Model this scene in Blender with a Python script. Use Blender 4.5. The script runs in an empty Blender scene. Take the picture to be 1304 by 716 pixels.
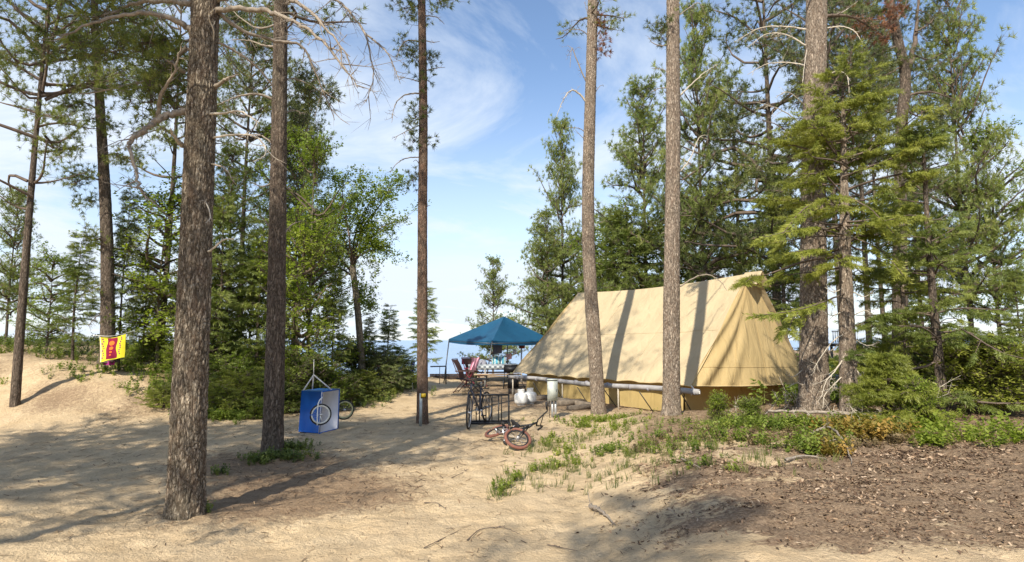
import bpy, math, random
import numpy as np
from mathutils import Matrix, Vector
R = math.radians
SC = bpy.context.scene
COL = SC.collection
# ------------------------------------------------------------------ camera
F, PITCH, EYE = 740.0, math.atan(75/740.0), 1.65
cam_d = bpy.data.cameras.new('camera'); cam = bpy.data.objects.new('camera', cam_d); COL.objects.link(cam)
cam_d.sensor_width = 36; cam_d.lens = F/1304*36; cam_d.clip_start = .05; cam_d.clip_end = 12000
cam.location = (0, 0, EYE); cam.rotation_euler = (R(90)+PITCH, 0, 0)
SC.camera = cam
# ------------------------------------------------------------------ light
SUN_EL, SUN_AZ = 41, 203          # the sun stands behind the camera to its left (azimuth clockwise from +Y)
sx, sy = math.sin(R(SUN_AZ)), math.cos(R(SUN_AZ))
sun_vec = Vector((sx*math.cos(R(SUN_EL)), sy*math.cos(R(SUN_EL)), math.sin(R(SUN_EL))))
sd = bpy.data.lights.new('sun', 'SUN'); sd.energy = 4.8; sd.angle = R(.65); sd.color = (1, .92, .77)
so = bpy.data.objects.new('sun', sd); COL.objects.link(so); so.rotation_euler = (-sun_vec).to_track_quat('-Z', 'Y').to_euler()
so.location = (0, 0, 40)
wd = bpy.data.worlds.new('World'); SC.world = wd; wd.use_nodes = True
nt = wd.node_tree; nt.nodes.clear()
def wn(t, **k):
    n = nt.nodes.new(t)
    for a, b in k.items(): setattr(n, a, b)
    return n
def wl(a, b): nt.links.new(a, b)
out = wn('ShaderNodeOutputWorld'); bg = wn('ShaderNodeBackground'); bg.inputs[1].default_value = .145
sky = wn('ShaderNodeTexSky', sky_type='NISHITA', sun_disc=False, sun_elevation=R(SUN_EL), sun_rotation=R(SUN_AZ),
         air_density=1.0, dust_density=.6, ozone_density=1.6, altitude=300)
tc = wn('ShaderNodeTexCoord'); sep = wn('ShaderNodeSeparateXYZ'); wl(tc.outputs['Generated'], sep.inputs[0])
zc = wn('ShaderNodeMath', operation='MAXIMUM'); wl(sep.outputs[2], zc.inputs[0]); zc.inputs[1].default_value = 0
za = wn('ShaderNodeMath', operation='ADD'); wl(zc.outputs[0], za.inputs[0]); za.inputs[1].default_value = .16
dx = wn('ShaderNodeMath', operation='DIVIDE'); wl(sep.outputs[0], dx.inputs[0]); wl(za.outputs[0], dx.inputs[1])
dy = wn('ShaderNodeMath', operation='DIVIDE'); wl(sep.outputs[1], dy.inputs[0]); wl(za.outputs[0], dy.inputs[1])
cb = wn('ShaderNodeCombineXYZ'); wl(dx.outputs[0], cb.inputs[0]); wl(dy.outputs[0], cb.inputs[1])
mp = wn('ShaderNodeMapping'); wl(cb.outputs[0], mp.inputs[0])
mp.inputs['Rotation'].default_value = (0, 0, R(-38)); mp.inputs['Scale'].default_value = (.62, .95, 1); mp.inputs['Location'].default_value = (1.0, 1.0, 0)
n1 = wn('ShaderNodeTexNoise'); n1.inputs['Scale'].default_value = 1.15; n1.inputs['Detail'].default_value = 9; n1.inputs['Roughness'].default_value = .62; n1.inputs['Distortion'].default_value = .9
wl(mp.outputs[0], n1.inputs[0])
cr = wn('ShaderNodeValToRGB'); wl(n1.outputs['Fac'], cr.inputs[0])
cr.color_ramp.elements[0].position = .43; cr.color_ramp.elements[0].color = (0, 0, 0, 1)
cr.color_ramp.elements[1].position = .64; cr.color_ramp.elements[1].color = (1, 1, 1, 1)
# thin veil that thickens towards the horizon all round
mr = wn('ShaderNodeMapRange'); wl(zc.outputs[0], mr.inputs[0]); mr.inputs[1].default_value = 0; mr.inputs[2].default_value = .46; mr.inputs[3].default_value = .64; mr.inputs[4].default_value = .0
mr.interpolation_type = 'SMOOTHSTEP'
ad = wn('ShaderNodeMath', operation='MULTIPLY_ADD', use_clamp=True); wl(cr.outputs[0], ad.inputs[0]); ad.inputs[1].default_value = .80; wl(mr.outputs[0], ad.inputs[2])
mx = wn('ShaderNodeMix', data_type='RGBA'); wl(ad.outputs[0], mx.inputs[0]); 
hs = wn('ShaderNodeHueSaturation'); wl(sky.outputs[0], hs.inputs['Color']); hs.inputs['Saturation'].default_value = 1.02; hs.inputs['Value'].default_value = 1.0
wl(hs.outputs[0], mx.inputs[6]); mx.inputs[7].default_value = (4.15, 4.6, 5.2, 1)
wl(mx.outputs[2], bg.inputs[0]); wl(bg.outputs[0], out.inputs[0])
SC.view_settings.view_transform = 'Standard'; SC.view_settings.look = 'None'; SC.view_settings.exposure = 0.58; SC.view_settings.gamma = 1
SC.cycles.use_denoising = True; SC.cycles.max_bounces = 6; SC.cycles.diffuse_bounces = 3; SC.cycles.glossy_bounces = 2
SC.cycles.transparent_max_bounces = 6; SC.cycles.caustics_reflective = False; SC.cycles.caustics_refractive = False
# ------------------------------------------------------------------ helpers: picture point -> place
def ray(px, py):
    u, v = (px-652)/F, (358-py)/F
    return np.array([u, math.cos(PITCH)-v*math.sin(PITCH), math.sin(PITCH)+v*math.cos(PITCH)])
def W(px, py, y):
    d = ray(px, py); return np.array([0, 0, EYE])+d*(y/d[1])
def S(t): t = np.clip(t, 0, 1); return t*t*(3-2*t)
def h3(i, j, k, s):
    n = (i*374761393+j*668265263+k*2147483647+s*1274126177) & 0xffffffff
    n = ((n ^ (n >> 13))*1274126177) & 0xffffffff
    return ((n ^ (n >> 16)) & 0xffff)/65535.0
def vn(x, y, z=0., s=0):
    x, y, z = np.broadcast_arrays(np.asarray(x, float), y, z)
    i, j, k = (np.floor(a).astype(np.int64) for a in (x, y, z))
    a, b, c = x-i, y-j, z-k; a = a*a*(3-2*a); b = b*b*(3-2*b); c = c*c*(3-2*c)
    r = 0
    for p in (0, 1):
        for q in (0, 1):
            for t in (0, 1):
                r = r+h3(i+p, j+q, k+t, s)*(a if p else 1-a)*(b if q else 1-b)*(c if t else 1-c)
    return r
def fbm(x, y, z=0., s=0, o=4):
    r, a, t = 0, 1, 0
    for q in range(o):
        r = r+a*vn(x*2**q, y*2**q, z*2**q, s+q*7); t += a; a *= .5
    return r/t-.5
def worley(u, v, pu, s):
    iu, iv = np.floor(u).astype(np.int64), np.floor(v).astype(np.int64)
    f1 = np.full(u.shape, 9.); f2 = f1.copy(); cid = np.zeros(u.shape)
    for a in (-1, 0, 1):
        for b in (-1, 0, 1):
            cu, cv = iu+a, iv+b; hu = np.mod(cu, pu)
            d = np.hypot(cu+h3(hu, cv, 1, s)-u, cv+h3(hu, cv, 2, s)-v); h = h3(hu, cv, 3, s)
            m = d < f1; f2 = np.where(m, f1, np.minimum(f2, d)); cid = np.where(m, h, cid); f1 = np.where(m, d, f1)
    return f1, f2, cid
WATER = -4.3
def shore(x): return 27+0*x-7.5*S((-x-2.2)/3.5)+60*S((x-7)/16)
def terrain(x, y, fine=True):
    x, y = np.asarray(x, float), np.asarray(y, float)
    e = -.55+.16*y
    back = np.maximum(S((13.0-y)/1.9), .65*S((x-8.4)/2.2))
    z = (.34+.2*S((x-3.4)/4))*S((x-e)/(1.7))*back*S((y+2)/4)
    z = z+.98*S((y-10.6)/3.6)*S((-x-5.4)/3.2)+.35*S((y-11)/4)*S((-x-9)/6)
    z = z+.22*S((y-14.5)/4)*S((-x-2.4)/2)
    z = z+.28*fbm(x*1.1, y*1.1, 0, 29, 4)*S((y-10.8)/2)*S((-x-5.6)/2)
    z = z-6.4*S((y-shore(x))/13.)
    z = z+.16*fbm(x*.35+3, y*.35, 0, 5, 3)*S((np.hypot(x, y)-2)/4)
    if fine:
        k = 1/(1+np.maximum(y, 0)*.05)
        f = fbm(x*2.3, y*2.3, 0, 11, 3)
        g1, g2, _ = worley(x*2.9+1.5*f+99, y*2.5+60+f, 10**9, 3)
        g3, _, _ = worley(x*4.3+2*f+33, y*3.9+20, 10**9, 8)
        z = z+.055*f*k+.030*(np.abs(fbm(x*4.5, y*5.5, 0, 15, 3))*2-.25)*k-.034*np.exp(-(g1/.25)**2)*k-.018*np.exp(-(g3/.22)**2)*k+.012*fbm(x*11, y*11, 0, 19, 2)*k
    return z
def gz(x, y): return float(terrain(np.array([x]), np.array([y]))[0])
def G(px, py):
    d = ray(px, py); t = np.linspace(1.5, 70, 6000)
    p = np.array([0, 0, EYE])+d*t[:, None]
    k = int(np.argmax(p[:, 2] <= terrain(p[:, 0], p[:, 1])))
    return p[k]
def depth(px, py): return float(G(px, py)[1])
def hit(px, y): return float(W(px, 433, y)[0])
# ------------------------------------------------------------------ mesh collecting
class MB:
    def __init__(s): s.v, s.q, s.t, s.qm, s.tm, s.a, s.n = [], [], [], [], [], [], 0
    def add(s, v, quads=None, tris=None, m=0, a=0.5):
        v = np.asarray(v, float).reshape(-1, 3)
        if quads is not None and len(quads):
            q = np.asarray(quads).reshape(-1, 4)+s.n; s.q.append(q); s.qm.append(np.full(len(q), m))
        if tris is not None and len(tris):
            t = np.asarray(tris).reshape(-1, 3)+s.n; s.t.append(t); s.tm.append(np.full(len(t), m))
        s.v.append(v); s.a.append(np.broadcast_to(np.asarray(a, float), (len(v),))); s.n += len(v); return s
    def box(s, c, size, m=0, rz=0, M=None):
        c = np.array(c, float); h = np.array(size)/2.
        v = np.array([[x, y, z] for x in (-1, 1) for y in (-1, 1) for z in (-1, 1)])*h
        if rz: v = v @ np.array([[math.cos(rz), math.sin(rz), 0], [-math.sin(rz), math.cos(rz), 0], [0, 0, 1]])
        if M is not None: v = v @ np.array(M).T
        s.add(v+c, [[0, 1, 3, 2], [4, 6, 7, 5], [0, 4, 5, 1], [2, 3, 7, 6], [0, 2, 6, 4], [1, 5, 7, 3]], m=m); return s
    def beam(s, a, b, w, h, m=0):
        a, b = np.array(a, float), np.array(b, float); d = b-a; L = np.linalg.norm(d); d /= L
        up = np.array([0, 0, 1.]) if abs(d[2]) < .95 else np.array([1., 0, 0])
        x = np.cross(up, d); x /= np.linalg.norm(x); y = np.cross(d, x)
        s.box((a+b)/2, (w, h, L), m, M=np.stack([x, y, d], 1)); return s
    def tube(s, P, r, n=8, m=0, a=.5, cap=True):
        P = np.asarray(P, float); K = len(P); r = np.broadcast_to(np.asarray(r, float), (K,))
        T = np.gradient(P, axis=0); T /= np.linalg.norm(T, axis=1)[:, None]+1e-9
        ref = np.array([0, 0, 1.]) if abs(T[:, 2]).mean() < .8 else np.array([1., 0, 0])
        X = np.cross(ref, T); X /= np.linalg.norm(X, axis=1)[:, None]+1e-9; Y = np.cross(T, X)
        th = np.arange(n)/n*2*math.pi
        V = P[:, None]+r[:, None, None]*(np.cos(th)[None, :, None]*X[:, None]+np.sin(th)[None, :, None]*Y[:, None])
        i = np.arange(K-1)[:, None]*n; j = np.arange(n)[None]; k = (j+1) % n
        q = np.stack([i+j, i+k, i+n+k, i+n+j], -1).reshape(-1, 4)
        V = V.reshape(-1, 3); t = None
        if cap:
            V = np.vstack([V, P[0], P[-1]]); e = K*n; b = (K-1)*n; jj = np.arange(n); kk = (jj+1) % n
            t = np.vstack([np.stack([np.full(n, e), kk, jj], 1), np.stack([np.full(n, e+1), b+jj, b+kk], 1)])
        s.add(V, q, t, m, a); return s
    def segs(s, A, B, ra, rb, n=3, m=0, a=.5):
        A, B = np.asarray(A, float), np.asarray(B, float); N = len(A)
        if N == 0: return s
        T = B-A; T = T/(np.linalg.norm(T, axis=1)[:, None]+1e-9)
        ref = np.where(np.abs(T[:, 2:3]) < .9, np.array([[0, 0, 1.]]), np.array([[1., 0, 0]]))
        X = np.cross(ref, T); X /= np.linalg.norm(X, axis=1)[:, None]+1e-9; Y = np.cross(T, X)
        th = np.arange(n)/n*2*math.pi
        ring = np.cos(th)[None, :, None]*X[:, None]+np.sin(th)[None, :, None]*Y[:, None]
        ra = np.broadcast_to(ra, (N,)); rb = np.broadcast_to(rb, (N,))
        V = np.concatenate([A[:, None]+ra[:, None, None]*ring, B[:, None]+rb[:, None, None]*ring], 1)
        o = np.arange(N)[:, None]*2*n; j = np.arange(n)[None]; k = (j+1) % n
        s.add(V, np.stack([o+j, o+k, o+n+k, o+n+j], -1).reshape(-1, 4), m=m, a=a); return s
    def stamp(s, tv, tt, P, D, sc, rng, m=0, a=None, roll=None):
        P = np.asarray(P, float); N = len(P)
        if N == 0: return s
        D = np.asarray(D, float); D = D/(np.linalg.norm(D, axis=1)[:, None]+1e-9)
        ref = rng.normal(size=(N, 3)) if roll is None else roll
        X = np.cross(ref, D); X /= np.linalg.norm(X, axis=1)[:, None]+1e-9; Y = np.cross(D, X)
        Rm = np.stack([X, Y, D], 2)*np.broadcast_to(sc, (N,))[:, None, None]
        V = np.einsum('nij,mj->nmi', Rm, tv)+P[:, None]
        M = len(tv); t = (np.arange(N)[:, None, None]*M+tt[None]).reshape(-1, 3)
        a = rng.random(N) if a is None else a
        s.add(V, tris=t, m=m, a=np.repeat(np.broadcast_to(a, (N,)), M)); return s
    def grid(s, P, m=0, a=.5):                       # P: (r, c, 3)
        r, c = P.shape[:2]; i = np.arange(r-1)[:, None]*c; j = np.arange(c-1)[None]
        s.add(P.reshape(-1, 3), np.stack([i+j, i+j+1, i+c+j+1, i+c+j], -1).reshape(-1, 4), m=m, a=np.broadcast_to(a, (r, c)).reshape(-1) if np.ndim(a) else a); return s
    def lathe(s, prof, c, n=20, m=0):
        c = np.array(c, float); P = np.array(prof, float); th = np.arange(n)/n*2*math.pi; K = len(P)
        V = np.stack([P[:, :1]*np.cos(th), P[:, :1]*np.sin(th), np.repeat(P[:, 1:2], n, 1)], -1).reshape(-1, 3)+c
        i = np.arange(K-1)[:, None]*n; j = np.arange(n)[None]; k = (j+1) % n
        s.add(V, np.stack([i+j, i+k, i+n+k, i+n+j], -1).reshape(-1, 4), m=m); return s
    def mesh(s, name, mats, smooth=False):
        V = np.vstack(s.v); q = np.vstack(s.q) if s.q else np.zeros((0, 4), int); t = np.vstack(s.t) if s.t else np.zeros((0, 3), int)
        me = bpy.data.meshes.new(name); me.vertices.add(len(V)); me.vertices.foreach_set('co', V.astype(np.float32).ravel())
        lp = np.concatenate([q.ravel(), t.ravel()]).astype(np.int32); me.loops.add(len(lp)); me.loops.foreach_set('vertex_index', lp)
        st = np.concatenate([np.arange(len(q))*4, len(q)*4+np.arange(len(t))*3]).astype(np.int32)
        me.polygons.add(len(st)); me.polygons.foreach_set('loop_start', st)
        mi = np.concatenate([*(s.qm or [[]]), *(s.tm or [[]])]).astype(np.int32); me.polygons.foreach_set('material_index', mi)
        if smooth: me.polygons.foreach_set('use_smooth', np.ones(len(st), bool))
        at = me.attributes.new('tint', 'FLOAT', 'POINT'); at.data.foreach_set('value', np.concatenate(s.a).astype(np.float32))
        for m in (mats if isinstance(mats, (list, tuple)) else [mats]): me.materials.append(m)
        me.update(calc_edges=True); return me
def tag(o, label=None, cat=None, group=None, kind=None):
    for k, v in (('label', label), ('category', cat), ('group', group), ('kind', kind)):
        if v: o[k] = v
    return o
def thing(name, label, cat, loc=(0, 0, 0), rot=(0, 0, 0), group=None):
    o = bpy.data.objects.new(name, None); COL.objects.link(o); o.location = loc; o.rotation_euler = rot; o.empty_display_size = .2
    return tag(o, label, cat, group)
def part(name, mb, mats, parent=None, smooth=False, kind=None, local=False, label=None):
    """mb holds world coordinates unless local; a child's mesh is stored relative to its unrotated parent"""
    if parent is not None and not local:
        p = parent; off = np.zeros(3)
        while p is not None: off += np.array(p.location); p = p.parent
        mb.v = [v-off for v in mb.v]
    o = bpy.data.objects.new(name, mb.mesh(name, mats, smooth)); COL.objects.link(o)
    if parent is not None: o.parent = parent
    return tag(o, label, kind=kind)
def copy_tree(o, parent=None):
    c = o.copy(); COL.objects.link(c); c.parent = parent
    for ch in list(o.children): copy_tree(ch, c)
    return c
def smoothline(P, n=6):
    P = np.asarray(P, float)
    if len(P) < 3: t = np.linspace(0, 1, n+1)[:, None]; return P[0]*(1-t)+P[-1]*t
    Q = np.vstack([2*P[0]-P[1], P, 2*P[-1]-P[-2]]); o = []
    for i in range(1, len(Q)-2):
        t = np.arange(n)[:, None]/n; a, b, c, d = Q[i-1:i+3]
        o.append(.5*((2*b)+(-a+c)*t+(2*a-5*b+4*c-d)*t**2+(-a+3*b-3*c+d)*t**3))
    o.append(P[-1:]); return np.vstack(o)
# ------------------------------------------------------------------ materials
class NM:
    def __init__(s, name):
        s.m = bpy.data.materials.new(name); s.m.use_nodes = True; s.t = s.m.node_tree; s.b = s.t.nodes['Principled BSDF']; s.o = s.t.nodes['Material Output']
    def n(s, t, i=None, **k):
        x = s.t.nodes.new(t)
        for a, b in k.items(): setattr(x, a, b)
        for a, b in (i or {}).items():
            if isinstance(b, bpy.types.NodeSocket): s.t.links.new(b, x.inputs[a])
            else: x.inputs[a].default_value = b
        return x
    def l(s, a, b): s.t.links.new(a, b)
    def noise(s, scale, det=4, rough=.55, vec=None, dist=0):
        i = {'Scale': scale, 'Detail': det, 'Roughness': rough, 'Distortion': dist}
        if vec is not None: i['Vector'] = vec
        return s.n('ShaderNodeTexNoise', i).outputs['Fac']
    def obj(s, sc=(1, 1, 1)):
        return s.n('ShaderNodeMapping', {'Vector': s.n('ShaderNodeTexCoord').outputs['Object'], 'Scale': sc}).outputs[0]
    def ramp(s, f, stops):
        x = s.n('ShaderNodeValToRGB', {'Fac': f}); e = x.color_ramp.elements
        while len(e) < len(stops): e.new(.5)
        for k, (p, c) in enumerate(stops): e[k].position = p; e[k].color = (*c, 1) if len(c) == 3 else c
        return x.outputs[0]
    def mix(s, f, a, b, blend='MIX'):
        x = s.n('ShaderNodeMix', data_type='RGBA', blend_type=blend)
        for k, v in ((0, f), (6, a), (7, b)):
            if isinstance(v, bpy.types.NodeSocket): s.l(v, x.inputs[k])
            else: x.inputs[k].default_value = v if k == 0 else (*v, 1)
        return x.outputs[2]
    def attr(s, n='tint'): return s.n('ShaderNodeAttribute', attribute_name=n).outputs['Fac']
    def math(s, op, a, b=0., clamp=False): return s.n('ShaderNodeMath', {0: a, 1: b}, operation=op, use_clamp=clamp).outputs[0]
    def bump(s, h, st=.5, d=.02, nrm=None):
        i = {'Height': h, 'Strength': st, 'Distance': d}
        if nrm is not None: i['Normal'] = nrm
        return s.n('ShaderNodeBump', i).outputs[0]
    def fin(s, col, rough=.8, nrm=None, spec=.3, metal=0):
        if isinstance(col, bpy.types.NodeSocket): s.l(col, s.b.inputs['Base Color'])
        else: s.b.inputs['Base Color'].default_value = (*col, 1)
        if isinstance(rough, bpy.types.NodeSocket): s.l(rough, s.b.inputs['Roughness'])
        else: s.b.inputs['Roughness'].default_value = rough
        s.b.inputs['Specular IOR Level'].default_value = spec; s.b.inputs['Metallic'].default_value = metal
        if nrm is not None: s.l(nrm, s.b.inputs['Normal'])
        return s.m
    def thin(s, col, amt, tcol=None):                      # light passing through leaf or cloth
        tr = s.n('ShaderNodeBsdfTranslucent'); c = tcol if tcol is not None else col
        if isinstance(c, bpy.types.NodeSocket): s.l(c, tr.inputs[0])
        else: tr.inputs[0].default_value = (*c, 1)
        m = s.n('ShaderNodeMixShader', {0: amt, 1: s.b.outputs[0], 2: tr.outputs[0]}); s.l(m.outputs[0], s.o.inputs[0]); return s.m
def simple(name, c, rough=.6, var=.15, scale=9, metal=0, spec=.4, bump=.0):
    k = NM(name); n = k.noise(scale, 5, .6, k.obj())
    d = tuple(x*(1-var) for x in c); e = tuple(min(1, x*(1+var)) for x in c)
    col = k.ramp(n, [(.3, d), (.7, e)])
    return k.fin(col, rough, k.bump(n, bump, .01) if bump else None, spec, metal)
def leafmat(name, c0, c1, c2, amt=.35, dead=None):
    k = NM(name); a = k.attr(); big = k.noise(1.3, 3, .5, k.obj())
    f = k.math('ADD', k.math('MULTIPLY', a, .6), k.math('MULTIPLY', big, .5))
    st = [(.22, c0), (.52, c1), (.85, c2)]
    if dead: st = [(.10, dead)]+st
    col = k.ramp(f, st)
    g = k.mix(1.0, col, (1.1, 1.25, .55), 'MULTIPLY')
    k.fin(col, .5, None, .35); return k.thin(col, amt, g)
def barkmat(name, ridge, crev, red, mossy=(.26, .26, .20), sc=1., redamt=.4):
    k = NM(name); v = k.obj((1, 1, .35)); fine = k.noise(55*sc, 6, .65, v); mid = k.noise(14*sc, 5, .6, v); big = k.noise(1.6, 3, .6, k.obj((1, 1, .4)))
    vor = k.n('ShaderNodeTexVoronoi', {'Vector': k.n('ShaderNodeMix', {0: .12, 4: v, 5: k.n('ShaderNodeTexNoise', {'Vector': v, 'Scale': 9.}).outputs['Color']}, data_type='VECTOR').outputs[1], 'Scale': 30*sc}, feature='DISTANCE_TO_EDGE').outputs['Distance']
    pl = k.math('MULTIPLY', k.math('MULTIPLY', vor, 3.6, True), k.attr(), True)
    rg = k.noise(26*sc, 7, .7, k.obj((1, 1, .16)), .7); rgl = k.ramp(k.math('ABSOLUTE', k.math('SUBTRACT', rg, .5)), [(.0, (0, 0, 0)), (.07, (1, 1, 1))])
    fl = k.noise(75*sc, 4, .7, k.obj((1, 1, .5)), 1.2)
    pm = k.math('MULTIPLY', k.math('ADD', k.math('MULTIPLY', k.ramp(pl, [(.03, (0, 0, 0)), (.40, (1, 1, 1))]), .8), .2), k.math('ADD', k.math('MULTIPLY', rgl, .7), .3), True)
    c = k.mix(pm, crev, ridge)
    c = k.mix(k.math('MULTIPLY', k.ramp(fl, [(.55, (0, 0, 0)), (.66, (1, 1, 1))]), .5), c, tuple(min(1, q*1.65) for q in ridge))
    c = k.mix(k.math('MULTIPLY', k.ramp(mid, [(.45, (0, 0, 0)), (.72, (1, 1, 1))]), redamt), c, red)
    c = k.mix(k.math('MULTIPLY', k.ramp(big, [(.55, (0, 0, 0)), (.75, (1, 1, 1))]), .35), c, mossy)
    c = k.mix(1., c, k.ramp(fine, [(.25, (.62, .62, .62)), (.75, (1.25, 1.22, 1.18))]), 'MULTIPLY')
    h = k.math('ADD', k.math('ADD', k.math('MULTIPLY', pl, .6), k.math('MULTIPLY', rgl, .5)), k.math('ADD', k.math('MULTIPLY', fine, .5), k.math('MULTIPLY', fl, .5)))
    return k.fin(c, .92, k.bump(h, 1., .022), .15)
M = {}
M['bark_grey'] = barkmat('bark_grey', (.45, .385, .30), (.06, .044, .03), (.27, .165, .11))
M['bark_pale'] = barkmat('bark_pale', (.52, .44, .36), (.13, .096, .072), (.36, .25, .18), sc=1.2)
M['bark_red'] = barkmat('bark_red', (.30, .215, .165), (.08, .056, .042), (.32, .19, .13), sc=1.5, redamt=.7)
M['bark_dark'] = barkmat('bark_dark', (.25, .205, .165), (.06, .046, .036), (.25, .18, .14), sc=1.)
M['bark_birch'] = barkmat('bark_birch', (.36, .32, .25), (.14, .12, .09), (.30, .25, .18), sc=1.4, redamt=.2)
M['deadwood'] = simple('deadwood', (.26, .22, .18), .9, .35, 30, spec=.15, bump=.4)
M['deadpale'] = simple('deadpale', (.44, .39, .32), .9, .3, 30, spec=.15, bump=.4)
M['twig'] = simple('twig', (.13, .10, .08), .9, .3, 20, spec=.15)
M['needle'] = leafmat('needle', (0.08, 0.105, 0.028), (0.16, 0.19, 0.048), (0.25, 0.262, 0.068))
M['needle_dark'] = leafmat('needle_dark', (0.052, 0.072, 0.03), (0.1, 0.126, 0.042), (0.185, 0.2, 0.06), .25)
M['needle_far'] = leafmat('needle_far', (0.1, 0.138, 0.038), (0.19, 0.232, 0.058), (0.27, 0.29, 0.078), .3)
M['needle_red'] = leafmat('needle_red', (.12, .05, .03), (.22, .09, .05), (.30, .15, .08), .2)
M['spruce'] = leafmat('spruce', (.125, .146, .024), (.215, .240, .040), (.31, .315, .060), .35)
M['fir'] = leafmat('fir', (0.07, 0.102, 0.024), (0.135, 0.172, 0.036), (0.23, 0.255, 0.056), .3)
M['leaf'] = leafmat('leaf', (0.115, 0.165, 0.026), (0.2, 0.26, 0.046), (0.29, 0.33, 0.07), .45)
M['leaf_bright'] = leafmat('leaf_bright', (0.15, 0.2, 0.026), (0.24, 0.3, 0.045), (0.33, 0.37, 0.07), .5)
M['leaf_yellow'] = leafmat('leaf_yellow', (.13, .15, .03), (.26, .20, .045), (.42, .26, .07), .4)
M['dry_leaf'] = leafmat('dry_leaf', (.09, .065, .035), (.17, .12, .06), (.28, .21, .11), .2)
M['grass'] = leafmat('grass', (.08, .11, .025), (.13, .16, .04), (.22, .21, .08), .35)
# ------------------------------------------------------------------ foliage templates
rngT = np.random.default_rng(5)
def needle_tuft(n, w, spread=1.2, seed=1):
    r = np.random.default_rng(seed); V, T = [], []
    for i in range(n):
        th = r.uniform(0, 2*math.pi); ph = spread*math.sqrt(r.uniform(.02, 1)); L = r.uniform(.7, 1.05)
        d = np.array([math.sin(ph)*math.cos(th), math.sin(ph)*math.sin(th), math.cos(ph)])
        sd_ = np.cross(d, r.normal(size=3)); sd_ /= np.linalg.norm(sd_); b = np.array([0, 0, r.uniform(-.25, .25)])
        V += [b-sd_*w*.5, b+sd_*w*.5, b+d*L]; T.append([3*i, 3*i+1, 3*i+2])
    return np.array(V), np.array(T)
def spray(n, w, nl, seed=2, flat=.35):
    r = np.random.default_rng(seed); V, T = [], []
    for i in range(n):
        s = (i+.5)/n; side = 1 if i % 2 else -1; L = nl*(1.15-.5*s)*r.uniform(.8, 1.2)
        b = np.array([0, 0, s]); ang = r.uniform(.6, 1.0); d = np.array([side*math.sin(ang), r.normal()*flat, math.cos(ang)])
        d /= np.linalg.norm(d); sd_ = np.array([0, .0, 1.])*w*.5+np.array([0, r.normal()*w*.3, 0])
        V += [b-sd_, b+sd_, b+d*L]; T.append([3*i, 3*i+1, 3*i+2])
    V += [[0, 0, 0], [.012, 0, .5], [0, 0, 1.12]]; T.append([3*n, 3*n+1, 3*n+2])
    return np.array(V, float), np.array(T)
TUFT = needle_tuft(11, .13); TUFT_S = needle_tuft(8, .16, 1.3, 3)
SPRAY = spray(18, .075, .34); SPRAY_F = spray(12, .12, .42, 8)
LEAF = (np.array([[0, 0, 0], [-.30, .06, .45], [.30, .06, .5], [0, -.05, 1.]]), np.array([[0, 1, 2], [1, 3, 2]]))
def leafclump(n, seed, spread=.9):
    r = np.random.default_rng(seed); V, T = [], []
    for i in range(n):
        d = r.normal(size=3); d[2] = abs(d[2])*.4+.1; d /= np.linalg.norm(d); s_ = np.cross(d, [0, 0, 1]); s_ /= np.linalg.norm(s_); nn = np.cross(s_, d)
        c = r.normal(size=3)*spread*np.array([.6, .6, .45]); z = r.uniform(.7, 1.1)
        for v in LEAF[0]: V.append(c+z*(s_*v[0]+nn*v[1]*1+d*v[2]))
        T += [[4*i, 4*i+1, 4*i+2], [4*i+1, 4*i+3, 4*i+2]]
    return np.array(V), np.array(T)
LC = leafclump(7, 4); LCS = leafclump(5, 6, .7)
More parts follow.
